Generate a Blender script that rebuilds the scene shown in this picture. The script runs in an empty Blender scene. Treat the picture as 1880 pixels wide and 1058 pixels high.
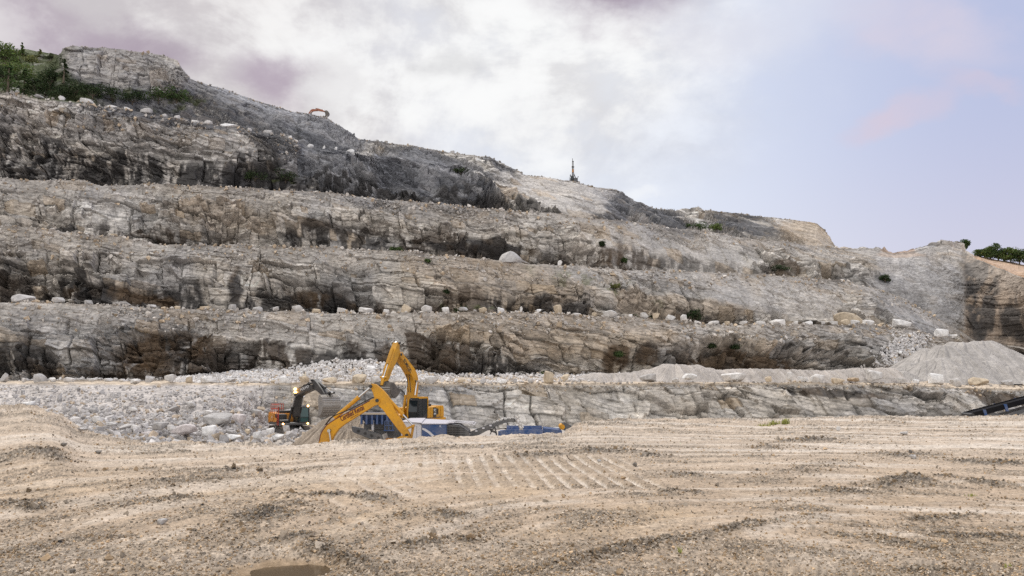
import bpy, bmesh, math, random
import numpy as np
from mathutils import Vector, Matrix
random.seed(7)
RNG = np.random.default_rng(11)
f4 = np.float32
scene = bpy.context.scene
COL = scene.collection

# ------------------------------------------------------------------ camera
FPX, CX, CY, HORIZON, CAMZ = 1462.0, 940.0, 529.0, 690.0, 3.0
TH = math.atan((HORIZON - CY) / FPX)
CT, ST = math.cos(TH), math.sin(TH)
cam_d = bpy.data.cameras.new('camera')
cam_d.sensor_width = 36.0
cam_d.lens = FPX / 1880.0 * 36.0
cam_d.clip_start = 0.1
cam_d.clip_end = 4000
cam = bpy.data.objects.new('camera', cam_d)
COL.objects.link(cam)
cam.location = (0, 0, CAMZ)
cam.rotation_euler = (math.pi / 2 + TH, 0, 0)
scene.camera = cam

def P(px, py, Y):
    """sight line through a photo pixel met at depth Y -> world point"""
    xc = (np.asarray(px, float) - CX) / FPX
    yc = (CY - np.asarray(py, float)) / FPX
    t = Y / (CT - yc * ST)
    return np.stack(np.broadcast_arrays(xc * t, Y + 0 * t, CAMZ + (ST + yc * CT) * t), -1)

def z_of(py, Y):
    yc = (CY - np.asarray(py, float)) / FPX
    return CAMZ + (ST + yc * CT) * Y / (CT - yc * ST)

def x_of(px, Y, z):
    return (np.asarray(px, float) - CX) / FPX * (Y * CT + (z - CAMZ) * ST)

def proj(p):
    p = np.asarray(p, float)
    d = p[..., 1] * CT + (p[..., 2] - CAMZ) * ST
    u = -p[..., 1] * ST + (p[..., 2] - CAMZ) * CT
    return CX + FPX * p[..., 0] / d, CY - FPX * u / d

# ------------------------------------------------------------------ noise
def _hash(ix, iy, iz, seed):
    n = (ix.astype(np.uint32) * np.uint32(374761393) + iy.astype(np.uint32) * np.uint32(668265263)
         + iz.astype(np.uint32) * np.uint32(2246822519) + np.uint32((seed * 3266489917) & 0xffffffff))
    n = (n ^ (n >> np.uint32(13))) * np.uint32(1274126177)
    n = (n ^ (n >> np.uint32(15))) * np.uint32(2654435761)
    return n ^ (n >> np.uint32(16))

def _u(h):
    return (h & np.uint32(0xffffff)).astype(f4) * f4(1 / 16777215.0)

def vnoise(p, seed):
    p = p.astype(f4)
    b = np.floor(p)
    q = p - b
    q = q * q * (3 - 2 * q)
    i = b.astype(np.int64)
    out = 0
    for dx in (0, 1):
        wx = q[:, 0] if dx else 1 - q[:, 0]
        for dy in (0, 1):
            wy = wx * (q[:, 1] if dy else 1 - q[:, 1])
            for dz in (0, 1):
                w = wy * (q[:, 2] if dz else 1 - q[:, 2])
                out = out + w * _u(_hash(i[:, 0] + dx, i[:, 1] + dy, i[:, 2] + dz, seed))
    return out * 2 - 1

def fbm(p, scale, oct=4, seed=0, gain=0.5):
    p = np.asarray(p, f4) / f4(scale) if np.isscalar(scale) else np.asarray(p, f4) / np.asarray(scale, f4)
    a, o, t = 1.0, 0, 0
    for k in range(oct):
        o = o + a * vnoise(p + 17.3 * k, seed + k * 7)
        t += a
        a *= gain
        p = p * f4(2.03)
    return o / t

def worley(p, seed):
    """F1, F2, three hashes of the cell, offset from the cell's point"""
    p = np.asarray(p, f4)
    b = np.floor(p)
    q = p - b
    i = b.astype(np.int64)
    n = len(p)
    F1 = np.full(n, 9, f4); F2 = np.full(n, 9, f4)
    H = np.zeros(n, np.uint32)
    O = np.zeros((n, 3), f4)
    for dx in (-1, 0, 1):
        for dy in (-1, 0, 1):
            for dz in (-1, 0, 1):
                h = _hash(i[:, 0] + dx, i[:, 1] + dy, i[:, 2] + dz, seed)
                ox = q[:, 0] - dx - (h & np.uint32(1023)).astype(f4) / 1023
                oy = q[:, 1] - dy - ((h >> np.uint32(10)) & np.uint32(1023)).astype(f4) / 1023
                oz = q[:, 2] - dz - ((h >> np.uint32(20)) & np.uint32(1023)).astype(f4) / 1023
                d = ox * ox + oy * oy + oz * oz
                m = d < F1
                F2 = np.where(m, F1, np.minimum(F2, d))
                F1 = np.where(m, d, F1)
                H = np.where(m, h, H)
                O[m, 0] = ox[m]; O[m, 1] = oy[m]; O[m, 2] = oz[m]
    g = (H * np.uint32(2654435761)) ^ (H >> np.uint32(11))
    a = (g & np.uint32(1023)).astype(f4) / 1023
    c = ((g >> np.uint32(10)) & np.uint32(1023)).astype(f4) / 1023
    e = ((g >> np.uint32(20)) & np.uint32(1023)).astype(f4) / 1023
    return np.sqrt(F1), np.sqrt(F2), a, c, e, O

def sstep(a, b, x):
    t = np.clip((x - a) / (b - a), 0, 1)
    return t * t * (3 - 2 * t)

def lerp(a, b, t):
    return a + (b - a) * t

# ------------------------------------------------------------------ objects
def tag(o, label=None, cat=None, group=None, kind=None):
    if label: o['label'] = label
    if cat: o['category'] = cat
    if group: o['group'] = group
    if kind: o['kind'] = kind
    return o

def raw_mesh(name, V, faces, mats, smooth=False, col=None, fmat=None):
    """faces: (n,k) array of indices"""
    me = bpy.data.meshes.new(name)
    V = np.asarray(V, f4); faces = np.asarray(faces, np.int32)
    k = faces.shape[1]
    me.vertices.add(len(V)); me.vertices.foreach_set('co', V.ravel())
    me.loops.add(faces.size); me.loops.foreach_set('vertex_index', faces.ravel())
    me.polygons.add(len(faces))
    me.polygons.foreach_set('loop_start', np.arange(0, faces.size, k, dtype=np.int32))
    me.polygons.foreach_set('loop_total', np.full(len(faces), k, np.int32))
    me.polygons.foreach_set('use_smooth', np.full(len(faces), bool(smooth)))
    for m in (mats if isinstance(mats, (list, tuple)) else [mats]): me.materials.append(m)
    if fmat is not None: me.polygons.foreach_set('material_index', np.asarray(fmat, np.int32))
    if col is not None:
        at = me.color_attributes.new('Col', 'FLOAT_COLOR', 'POINT')
        c = np.ones((len(V), 4), f4); c[:, :col.shape[1]] = col
        at.data.foreach_set('color', c.ravel())
    me.update(calc_edges=True)
    o = bpy.data.objects.new(name, me)
    COL.objects.link(o)
    return o

def grid_faces(r, c):
    a = np.arange(r * c).reshape(r, c)
    return np.stack([a[:-1, :-1], a[:-1, 1:], a[1:, 1:], a[1:, :-1]], -1).reshape(-1, 4)

# ------------------------------------------------------------------ materials
class NT:
    def __init__(s, tree):
        s.t = tree; s.n = tree.nodes; s.l = tree.links
    def new(s, typ, **kw):
        n = s.n.new(typ)
        for k, v in kw.items():
            if k.startswith('i_'):
                n.inputs[k[2:].replace('_', ' ')].default_value = v
            else: setattr(n, k, v)
        return n
    def link(s, a, b): s.l.new(a, b)
    def math(s, op, a, b=None, clamp=False):
        n = s.n.new('ShaderNodeMath'); n.operation = op; n.use_clamp = clamp
        for k, v in enumerate((a, b)):
            if v is None: continue
            if isinstance(v, (int, float)): n.inputs[k].default_value = v
            else: s.l.new(v, n.inputs[k])
        return n.outputs[0]
    def mix(s, fac, a, b, mode='MIX'):
        n = s.n.new('ShaderNodeMix'); n.data_type = 'RGBA'; n.blend_type = mode
        for sock, v in ((n.inputs[0], fac), (n.inputs[6], a), (n.inputs[7], b)):
            if isinstance(v, (int, float)): sock.default_value = v
            elif isinstance(v, tuple): sock.default_value = v if len(v) == 4 else (*v, 1)
            else: s.l.new(v, sock)
        return n.outputs[2]
    def maprange(s, v, a, b, c=0.0, d=1.0, smooth=False):
        n = s.n.new('ShaderNodeMapRange')
        if smooth: n.interpolation_type = 'SMOOTHSTEP'
        s.l.new(v, n.inputs[0])
        for k, x in zip((1, 2, 3, 4), (a, b, c, d)): n.inputs[k].default_value = x
        return n.outputs[0]
    def noise(s, vec, scale, detail=4, rough=0.55, dist=0.0):
        n = s.n.new('ShaderNodeTexNoise')
        n.inputs['Scale'].default_value = scale; n.inputs['Detail'].default_value = detail
        n.inputs['Roughness'].default_value = rough; n.inputs['Distortion'].default_value = dist
        if vec is not None: s.l.new(vec, n.inputs['Vector'])
        return n.outputs[0]

def new_mat(name):
    m = bpy.data.materials.new(name); m.use_nodes = True
    return m, NT(m.node_tree), m.node_tree.nodes['Principled BSDF']

def rock_mat(name, bump_scale=1.0, rough=0.92, contrast=0.5, bstr=0.7, bdist=0.25, fine=1.0, bed=1.0):
    m, t, b = new_mat(name)
    at = t.new('ShaderNodeVertexColor', layer_name='Col')
    tc = t.new('ShaderNodeTexCoord')
    co = tc.outputs['Object']
    mpn = t.new('ShaderNodeMapping'); mpn.inputs['Scale'].default_value = (1, 1, bed); t.link(co, mpn.inputs['Vector'])
    n1 = t.noise(mpn.outputs[0], 1.3 * bump_scale, 6, 0.68)
    n2 = t.noise(co, 0.16 * bump_scale, 4, 0.6)
    n3 = t.noise(co, 7.0 * bump_scale, 3, 0.6)
    v = t.math('MULTIPLY', t.maprange(n1, 0.3, 0.7, 1 - contrast, 1 + contrast), t.maprange(n2, 0.3, 0.7, 0.86, 1.14))
    v = t.math('MULTIPLY', v, t.maprange(n3, 0.3, 0.7, 1 - .15 * fine, 1 + .15 * fine))
    mul = t.new('ShaderNodeVectorMath', operation='SCALE')
    t.link(at.outputs['Color'], mul.inputs[0]); t.link(v, mul.inputs['Scale'])
    t.link(mul.outputs[0], b.inputs['Base Color'])
    b.inputs['Roughness'].default_value = rough
    b.inputs['Specular IOR Level'].default_value = 0.25
    vo = t.new('ShaderNodeTexVoronoi', feature='F1')
    vo.inputs['Scale'].default_value = 2.2 * bump_scale
    wv = t.new('ShaderNodeVectorMath', operation='ADD')
    nv = t.new('ShaderNodeTexNoise'); nv.inputs['Scale'].default_value = 1.1 * bump_scale
    t.link(co, nv.inputs['Vector']); t.link(co, wv.inputs[0]); t.link(nv.outputs[1], wv.inputs[1])
    t.link(wv.outputs[0], vo.inputs['Vector'])
    hgt = t.math('ADD', t.math('MULTIPLY', vo.outputs['Distance'], 0.8), t.math('MULTIPLY', n1, 1.0))
    hgt = t.math('ADD', hgt, t.math('MULTIPLY', n3, 0.35 * fine))
    bp = t.new('ShaderNodeBump'); bp.inputs['Strength'].default_value = bstr
    bp.inputs['Distance'].default_value = bdist / bump_scale
    t.link(hgt, bp.inputs['Height']); t.link(bp.outputs[0], b.inputs['Normal'])
    return m

def solid_mat(name, col, rough=0.5, metal=0.0, dirt=0.35, dirtcol=(0.33, 0.27, 0.2), scale=1.2, spec=0.4, emit=None):
    m, t, b = new_mat(name)
    tc = t.new('ShaderNodeTexCoord')
    n = t.noise(tc.outputs['Object'], scale, 6, 0.7)
    n2 = t.noise(tc.outputs['Object'], scale * 9, 3, 0.6)
    fac = t.math('MULTIPLY', t.maprange(t.math('ADD', n, t.math('MULTIPLY', n2, 0.35)), 0.55, 0.95), dirt)
    c = t.mix(fac, col, dirtcol)
    t.link(c, b.inputs['Base Color'])
    t.link(t.math('ADD', t.math('MULTIPLY', fac, 0.4), rough, True), b.inputs['Roughness'])
    b.inputs['Metallic'].default_value = metal
    b.inputs['Specular IOR Level'].default_value = spec
    if emit:
        b.inputs['Emission Color'].default_value = (*emit[0], 1); b.inputs['Emission Strength'].default_value = emit[1]
    return m

M_ROCK = rock_mat('quarried rock', 1.0, contrast=0.42, bstr=0.5, bdist=0.2, fine=.7, bed=2.6)
M_GROUND = rock_mat('crushed stone ground', 6.0, contrast=0.30, bstr=0.55, bdist=0.16)
M_PILE = rock_mat('screened gravel', 4.0, contrast=0.22, bstr=0.6, bdist=0.2)
M_BOULD = rock_mat('broken boulder', 2.2, contrast=0.25, bstr=0.35, bdist=0.16)

# ------------------------------------------------------------------ quarry hillside
def tab(px, pts):
    a = np.array(pts, float)
    return np.interp(px, a[:, 0], a[:, 1])

def levels(px):
    """ordered control lines of the hillside, bottom to top: (Y, z) for every column"""
    j = lambda amp, sc, seed: amp * fbm(np.stack([px, 0 * px, 0 * px], -1), sc, 5, seed, 0.6)
    A_py = tab(px, [(-900,712),(0,707),(300,708),(700,709),(1050,709),(1300,708),(1600,707),(1700,712),(1880,719),(2800,726)]) + j(2.0, 40, 1)
    A_Y = tab(px, [(-900,84),(0,88),(400,92),(480,95),(660,95),(760,92),(1300,98),(1880,104),(2800,110)])
    A_z = z_of(A_py, A_Y)
    k = sstep(400, 520, px)
    a_Y = lerp(60.0, A_Y - 4.5, k); a_z = lerp(-2.6, -2.8, k)
    b_Y = A_Y + tab(px, [(-900,16),(0,16),(700,16),(1100,18),(1400,24),(1700,36),(1880,40),(2800,40)])
    b_z = z_of(tab(px, [(-900,700),(0,699),(300,698),(450,692),(700,690),(1000,691),(1250,690),(1500,688),(1700,676),(1880,664),(2800,664)]), b_Y)
    B_py = tab(px, [(-900,530),(0,556),(100,560),(200,563),(330,570),(420,573),(600,578),(800,577),(900,577),(1000,579),(1100,584),(1200,591),(1300,598),(1400,599),(1600,601),(1660,607),(1700,616),(1740,630),(1790,644),(1880,654),(2800,660)]) + j(2.6, 45, 2)
    B_Y = b_Y + tab(px, [(0,4.0),(1100,4.5),(1600,6),(1880,6)])
    B_z = z_of(B_py, B_Y)
    c_Y = B_Y + tab(px, [(0,11),(1300,11),(1550,12),(1700,8),(1880,8)])
    c_z = B_z + 0.5
    end = np.clip(px - 1768, 0, 260)
    C_py = tab(px, [(-900,395),(0,419),(100,425),(200,438),(300,451),(380,453),(440,450),(470,457),(520,456),(620,458),(700,463),(800,471),(900,479),(1000,487),(1060,491),(1150,499),(1250,501),(1350,504),(1450,509),(1540,517),(1600,529),(1650,546),(1700,575),(1750,604),(1790,628),(1880,644),(2800,652)]) + j(3.4, 50, 3)
    C_Y = c_Y + tab(px, [(0,5),(1050,5.5),(1200,9),(1880,9)]) - 0.10 * end
    C_z = z_of(C_py, C_Y)
    d_Y = C_Y + tab(px, [(0,10),(1450,11),(1700,3),(1880,2)])
    d_z = C_z + 0.5
    D_py = tab(px, [(-900,315),(0,331),(150,333),(190,342),(230,339),(320,342),(480,350),(600,358),(700,367),(760,373),(900,387),(1000,394),(1100,405),(1200,415),(1300,429),(1400,443),(1480,451),(1540,458),(1600,460),(1640,469),(1680,464),(1700,457),(1740,451),(1765,459),(1790,476),(1840,496),(1880,512),(2000,560),(2800,600)]) + j(3.0, 50, 4) * tab(px, [(1500, 1), (1600, .6)])
    D_Y = d_Y + tab(px, [(0,6),(1100,7),(1300,9),(1700,16),(1880,16)]) - 0.15 * end
    D_z = z_of(D_py, D_Y)
    cap = sstep(546, 556, px + j(3, 12, 9))
    e_Y = D_Y + lerp(9, 11, cap) + tab(px, [(900, 0), (1200, 0), (1768, 0), (1880, 4)])
    e_z = D_z + 0.4
    E_py = tab(px, [(-900,140),(0,171),(60,179),(130,188),(200,200),(300,216),(400,234),(450,242),(520,250),(548,262),(565,273),(700,285),(800,297),(850,306),(900,332),(1000,352),(1100,367),(1200,394),(1300,406),(1400,416),(1500,430),(1530,456),(1560,480),(1800,500),(2800,600)]) + j(3.0, 35, 5)
    E_py = np.minimum(E_py, D_py - 1.0)
    E_Y = e_Y + lerp(5.0, 12.0, cap)
    E_z = z_of(E_py, E_Y)
    f_Y = np.maximum(D_Y + lerp(22.5, 27.0, sstep(380, 720, px)) + tab(px, [(850, 0), (950, -1.2), (1768, 0), (1880, 4)]), E_Y + 1.2)
    f_z = E_z + 0.3 * tab(px, [(0, 1), (800, 1), (900, 0.2)])
    F_py = tab(px, [(-900,60),(0,99),(50,92),(105,103),(114,91),(125,88),(150,87),(220,93),(300,104),(325,113),(335,129),(350,147),(400,163),(470,187),(540,207),(570,211),(600,219),(640,243),(660,258),(760,270),(830,282),(900,291),(930,306),(960,322),(1000,327),(1060,337),(1100,347),(1130,349),(1160,367),(1200,384),(1250,389),(1300,389),(1350,393),(1400,399),(1450,404),(1500,412),(1518,429),(1530,453),(1545,457),(1600,460),(1640,468),(1680,463),(1700,456),(1740,451),(1762,458),(1780,469),(1880,488),(2800,540)]) + j(1.6, 14, 6)
    F_py = np.minimum(F_py, E_py - 0.6)
    F_Y = f_Y + tab(px, [(0,26),(90,24),(113,5),(330,5),(360,12),(650,14),(900,9),(1500,10),(1760,3),(1790,22),(1880,28)])
    F_z = z_of(F_py, F_Y)
    g_Y = F_Y + 8; g_z = F_z - 3.3
    h_Y = F_Y + 90; h_z = F_z - 16.0
    return [(a_Y, a_z), (A_Y, A_z), (b_Y, b_z), (B_Y, B_z), (c_Y, c_z), (C_Y, C_z), (d_Y, d_z), (D_Y, D_z),
            (e_Y, e_z), (E_Y, E_z), (f_Y, f_z), (F_Y, F_z), (g_Y, g_z), (h_Y, h_z)]

PXC = np.concatenate([np.arange(-900, -200, 14), np.arange(-200, 2080, 1.35), np.arange(2080, 2801, 14)])
LV = levels(PXC)
#        rows per section, face?  (A face, B floor, B face ...)
SECT = [(64, 1), (18, 0), (116, 1), (12, 0), (126, 1), (12, 0), (108, 1), (12, 0), (140, 1), (12, 0), (110, 1), (8, 0), (6, 0)]
Yr, Zr, Tr, Fr, Sr = [], [], [], [], []
for s, ((n, face), (Y0, Z0), (Y1, Z1)) in enumerate(zip(SECT, LV[:-1], LV[1:])):
    last = s == len(SECT) - 1
    tt = np.linspace(0, 1, n + 1)[: n + (1 if last else 0)]
    for t in tt:
        if face:
            e = 1.32 if s in (2, 4, 6, 8) else (1.0 if s == 0 else 1.15)
            Yr.append(lerp(Y0, Y1, t ** e))
        else: Yr.append(lerp(Y0, Y1, t))
        Zr.append(lerp(Z0, Z1, t)); Tr.append(t); Fr.append(face); Sr.append(s)
GY, GZ = np.array(Yr), np.array(Zr)
GT = np.array(Tr); GF = np.array(Fr); GS = np.array(Sr)
R, C_ = GY.shape
GX = x_of(PXC[None, :], GY, GZ)
G0 = np.stack([GX, GY, GZ], -1)
# outward normal of the undisplaced sheet
du = np.gradient(G0, axis=1); dv = np.gradient(G0, axis=0)
N0 = np.cross(du, dv)
N0 /= np.linalg.norm(N0, axis=-1, keepdims=True) + 1e-9
N0 = np.where(N0[..., 1:2] * GY[..., None] + N0[..., 0:1] * GX[..., None] > 0, -N0, N0)
kk = 5                                                    # soften the normal across rims
Np = np.pad(N0, ((kk, kk), (0, 0), (0, 0)), mode='edge')
N0 = sum(Np[i:i + R] for i in range(2 * kk + 1))
N0 /= np.linalg.norm(N0, axis=-1, keepdims=True) + 1e-9
PXG, PYG = proj(G0)

def blob(px, py, cx, cy, rx, ry, ang, wob=None):
    """soft elongated patch on the hillside; ang in degrees, downhill to the right positive"""
    a = math.radians(ang)
    dx, dy = px - cx, py - cy
    u = dx * math.cos(a) + dy * math.sin(a); v = -dx * math.sin(a) + dy * math.cos(a)
    d = np.sqrt((u / rx) ** 2 + (v / ry) ** 2)
    if wob is not None: d = d + wob * 0.45
    return sstep(1.15, 0.75, d)

def build_sheet():
    n = R * C_
    p = G0.reshape(-1, 3).astype(f4)
    px, py = PXG.ravel().astype(f4), PYG.ravel().astype(f4)
    T = np.repeat(GT, C_).astype(f4); F = np.repeat(GF, C_).astype(f4); S = np.repeat(GS, C_)
    wob = fbm(p, 7.0, 5, 40, 0.6)
    w2 = fbm(p, 2.6, 4, 41, 0.6)
    # slabby smooth rock / scree / layered schist areas
    slab = np.maximum.reduce([blob(px, py, 1260, 470, 170, 40, 12, wob), blob(px, py, 1050, 365, 110, 45, 15, wob), blob(px, py, 1420, 545, 150, 40, 8, wob),
        blob(px, py, 1680, 540, 110, 60, 35, wob), blob(px, py, 1450, 430, 90, 25, 8, wob)]) * 0.95
    schist = np.maximum.reduce([blob(px, py, 480, 215, 210, 42, 24, wob), blob(px, py, 640, 320, 120, 45, 22, wob), blob(px, py, 790, 330, 130, 50, 24, wob),
        blob(px, py, 1200, 398, 110, 22, 28, wob), blob(px, py, 1370, 414, 80, 22, 14, wob)])
    scree = np.maximum.reduce([sstep(0.60, 0.88, T + 0.22 * wob) * F * (S > 1) * (S < 8), (S == 0) * sstep(520, 430, px + 40 * wob),
        blob(px, py, 870, 510, 110, 40, 18, wob) * 0.8, blob(px, py, 450, 600, 130, 30, 8, wob) * 0.8, blob(px, py, 1550, 480, 110, 16, 8, wob) * .8])
    # strata frame: dip to the right
    dip = math.radians(7)
    sl = math.radians(24)
    ang = lerp(dip, sl, np.clip(schist + 0.3 * sstep(700, 1300, px), 0, 1)).astype(f4)
    ca, sa = np.cos(ang), np.sin(ang)
    q = np.stack([p[:, 0] * ca - p[:, 2] * sa, p[:, 1], p[:, 0] * sa + p[:, 2] * ca], -1)
    warp = np.stack([fbm(p, 5.0, 3, 50), fbm(p, 5.0, 3, 51), fbm(p, 5.0, 3, 52)], -1)
    flat = 1 - 0.5 * schist
    sx = (q[:, 0] + 0.55 * q[:, 1]).astype(f4)
    # second joint set: steep diagonal cracks in places
    jn = np.clip(.5 * sstep(.15, .6, fbm(p, 26, 2, 53)) + blob(px, py, 1030, 620, 120, 50, 0, wob), 0, 1)
    shear = lerp(0.04, 0.62, jn).astype(f4)
    def blocks(h, w, seed, wz, wx):
        zz_ = (q[:, 2] + wz * warp[:, 2]) / (h * flat)
        zz_ = zz_ + 0.35 * np.sin(zz_ * 1.7 + seed)                     # uneven bed thickness
        l = np.floor(zz_); v = zz_ - l
        li = l.astype(np.int64)
        z0_ = np.zeros_like(li)
        ww = w * (0.55 + 0.9 * _u(_hash(li, z0_, z0_, seed)))
        xx = (sx + shear * p[:, 2] + wx * warp[:, 0]) / ww + 7 * _u(_hash(li, z0_ + 1, z0_, seed))
        xx = xx + 0.3 * np.sin(xx * 1.9 + l)
        k_ = np.floor(xx); u = xx - k_; ki = k_.astype(np.int64)
        yi = np.floor((p[:, 1] + 3 * warp[:, 1]) / (w * 1.5)).astype(np.int64) * 0
        r1 = _u(_hash(li, ki, yi, seed + 1)); r2 = _u(_hash(li, ki, yi, seed + 2)); r3 = _u(_hash(li, ki, yi, seed + 3))
        e = np.minimum(np.minimum(u, 1 - u) * ww, np.minimum(v, 1 - v) * h * flat)
        bedl = np.minimum(v, 1 - v) * h * flat
        return r1, r2, r3, u - .5, v - .5, e, bedl
    A1, A2, A3, Au, Av, Ae, Ab = blocks(3.4, 7.5, 300, 1.0, 1.2)
    B1, B2, B3, Bu, Bv, Be, Bb = blocks(1.35, 3.2, 320, 0.6, 0.7)
    C1, C2, C3, Cu, Cv, Ce, Cb = blocks(0.55, 1.5, 340, 0.35, 0.4)
    D1, D2, D3, Du, Dv, De, Db = blocks(0.36, 0.85, 360, 0.35, 0.5)
    L1 = np.stack([q[:, 0] / 3.0, q[:, 1] / 3.0, q[:, 2] / (1.7 * flat)], -1) + 0.35 * warp
    f1a, f2a, h1, h2, h3, o1 = worley(L1, 3)
    L3 = np.stack([q[:, 0] / 1.5, q[:, 1] / 1.5, q[:, 2] / (0.85 * flat)], -1) + 0.25 * warp
    f1c, f2c, k1, k2, k3, o3 = worley(L3, 8)
    blocky = (1 - 0.85 * slab) * (1 - 0.75 * scree) * (1 - .30 * schist)
    rough_ = sstep(-.35, .35, fbm(p, 10, 3, 54))                       # massive here, shattered there
    d = 1.7 * fbm(p, np.array([20, 20, 30]), 4, 60, 0.55)
    d = d + blocky * (2.3 * (A1 - .5) + 2.0 * (A2 - .5) * Au + 1.5 * (A3 - .25) * Av)
    d = d + blocky * (.45 + .55 * rough_) * (1.5 * (B1 - .5) + 1.3 * (B2 - .5) * Bu + 1.2 * (B3 - .2) * Bv)
    d = d + blocky * (1.1 * (h1 - 0.5) + 2.2 * (h2 - 0.5) * o1[:, 0] * 2 + 1.8 * (h3 - 0.42) * o1[:, 2] * 2) * (.35 + .6 * rough_)
    d = d + (.3 + .7 * blocky) * (.3 + .7 * rough_) * (0.62 * (C1 - .5) + .6 * (C2 - .5) * Cu + .5 * (C3 - .3) * Cv + .26 * (D1 - .5) + .25 * (D3 - .3) * Dv)
    d = d + (0.3 + 0.7 * blocky) * (0.16 * (k1 - 0.5) + 0.40 * (k3 - 0.4) * o3[:, 2] * 2 + .40 * (k2 - .5) * o3[:, 0] * 2) * rough_
    endw = sstep(1762, 1772, px) * F * (S > 1)
    d = d * (1 - .75 * endw) * (1 - .45 * blob(px, py, 1700, 540, 80, 80, 20))
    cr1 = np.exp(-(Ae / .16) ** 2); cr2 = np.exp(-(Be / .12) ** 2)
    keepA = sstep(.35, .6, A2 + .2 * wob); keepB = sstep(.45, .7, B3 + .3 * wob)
    d = d - blocky * (0.8 * cr1 * keepA + 0.4 * cr2 * keepB * rough_)
    g1, g2, g3 = B1, B2, B3
    lz = q[:, 2] / .75 + .5 * warp[:, 1]
    lf = lz - np.floor(lz)
    d = d + schist * (1.3 * (lf - .5) * sstep(-.3, .3, wob + .2) + .9 * fbm(np.stack([q[:, 0] / 14, q[:, 1] / 14, q[:, 2] / 2.2], -1), 1.0, 4, 55, .5))
    d = d + 0.04 * fbm(p, 0.9, 2, 70, 0.5)
    d = d + scree * (0.30 * fbm(p, 2.2, 3, 71, 0.5) + .22 * (k1 - .5) * F)
    # undercut foot of the benches
    under = F * (S > 1) * (S < 9) * sstep(0.42, 0.18, T + 0.12 * wob) * sstep(-0.25, 0.25, fbm(p, np.array([16, 16, 40]), 3, 80)) * sstep(0.0, 0.08, T)
    d = d - 1.5 * under
    big = np.maximum(blob(px, py, 1370, 655, 130, 26, 3, wob), 0) * 2.5 + blob(px, py, 740, 325, 70, 26, 25, wob) * 2.5 + blob(px, py, 500, 320, 70, 26, -10, wob) * 3 \
        + blob(px, py, 300, 640, 90, 28, -5, wob) * 1.5 + blob(px, py, 610, 545, 110, 22, 18, wob) * 1.5
    d = d - big
    ampF = F * (0.25 + 0.75 * sstep(0, 0.05, T)) * (0.55 + 0.45 * sstep(1.0, 0.90, T)) + (1 - F) * .55 * sstep(.6, 0, T)
    ampF = ampF * np.where(S == 0, 0.55, 1.0) * np.where(S == 10, 0.6, 1.0) * np.where(S == 11, .4, 1)
    d = d * ampF
    nn = N0.reshape(-1, 3).astype(f4).copy()
    nn[:, 2] *= np.where(F > 0, 1 - .9 * sstep(.72, .98, T), 0.1 + .0 * T)
    out = p + nn * d[:, None]
    out[:, 2] += (1 - F) * (0.25 * fbm(p, 3.0, 3, 90, 0.5) + 0.25 * sstep(.3, .0, T))
    # the far ends of the rim keep the traced outline
    # ---------------- colour (rock tones, stains and seep marks)
    pale = np.array([0.555, 0.525, 0.485], f4); tan = np.array([0.45, 0.385, 0.305], f4); grey = np.array([0.285, 0.285, 0.298], f4)
    dark = np.array([0.095, 0.099, 0.112], f4); brown = np.array([0.105, 0.072, 0.045], f4); soot = np.array([0.05, 0.047, 0.046], f4)
    mt = sstep(-0.25, 0.35, fbm(p, 14, 5, 100, 0.6))[:, None]
    mg = sstep(-0.1, 0.45, fbm(p, 9, 5, 101, 0.6))[:, None]
    c = lerp(pale, tan, mt * 0.42)
    c = lerp(c, grey, mg * 0.6)
    bt = np.maximum.reduce([blob(px, py, 1000, 610, 260, 40, 3, wob), blob(px, py, 930, 520, 190, 45, 8, wob), blob(px, py, 1250, 560, 160, 22, 6, wob),
                            blob(px, py, 1480, 430, 60, 26, 10, wob), blob(px, py, 420, 400, 120, 30, 5, wob) * .6])[:, None]
    c = lerp(c, np.array([0.43, 0.325, 0.215], f4), bt * 0.5)
    bw = np.maximum.reduce([blob(px, py, 1050, 362, 130, 42, 12, wob), blob(px, py, 1250, 475, 150, 40, 14, wob), blob(px, py, 1420, 540, 160, 36, 8, wob),
                            blob(px, py, 560, 610, 150, 22, 10, wob), blob(px, py, 280, 245, 300, 40, 12, wob), blob(px, py, 1640, 500, 130, 60, 25, wob)])[:, None]
    c = lerp(c, np.array([0.50, 0.475, 0.45], f4), bw * 0.55)
    # cell to cell tone, darker along cracks and bedding lines
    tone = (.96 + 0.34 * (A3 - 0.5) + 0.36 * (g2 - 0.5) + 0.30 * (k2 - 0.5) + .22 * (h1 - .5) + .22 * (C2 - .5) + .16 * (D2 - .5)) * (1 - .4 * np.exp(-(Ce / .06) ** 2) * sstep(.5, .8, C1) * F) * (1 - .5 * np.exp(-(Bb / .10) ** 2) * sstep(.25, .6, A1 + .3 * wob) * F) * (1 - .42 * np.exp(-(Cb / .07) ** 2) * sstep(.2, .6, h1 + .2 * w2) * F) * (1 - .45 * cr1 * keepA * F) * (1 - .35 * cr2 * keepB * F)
    soft = np.clip(.85 * slab + .85 * endw + .6 * blob(px, py, 1690, 540, 90, 80, 20), 0, .9)
    tone = lerp(tone, 1 + .25 * w2 + .15 * (h1 - .5), soft)
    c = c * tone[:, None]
    c = lerp(c, np.array([0.44, 0.34, 0.23], f4), (sstep(0.80, 0.95, g3) * 0.5 * F)[:, None])
    # layered dark schist
    lay = fbm(np.stack([q[:, 0] / 9, q[:, 1] / 9, q[:, 2] / 0.9], -1), 1.0, 4, 110, 0.6)
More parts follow.
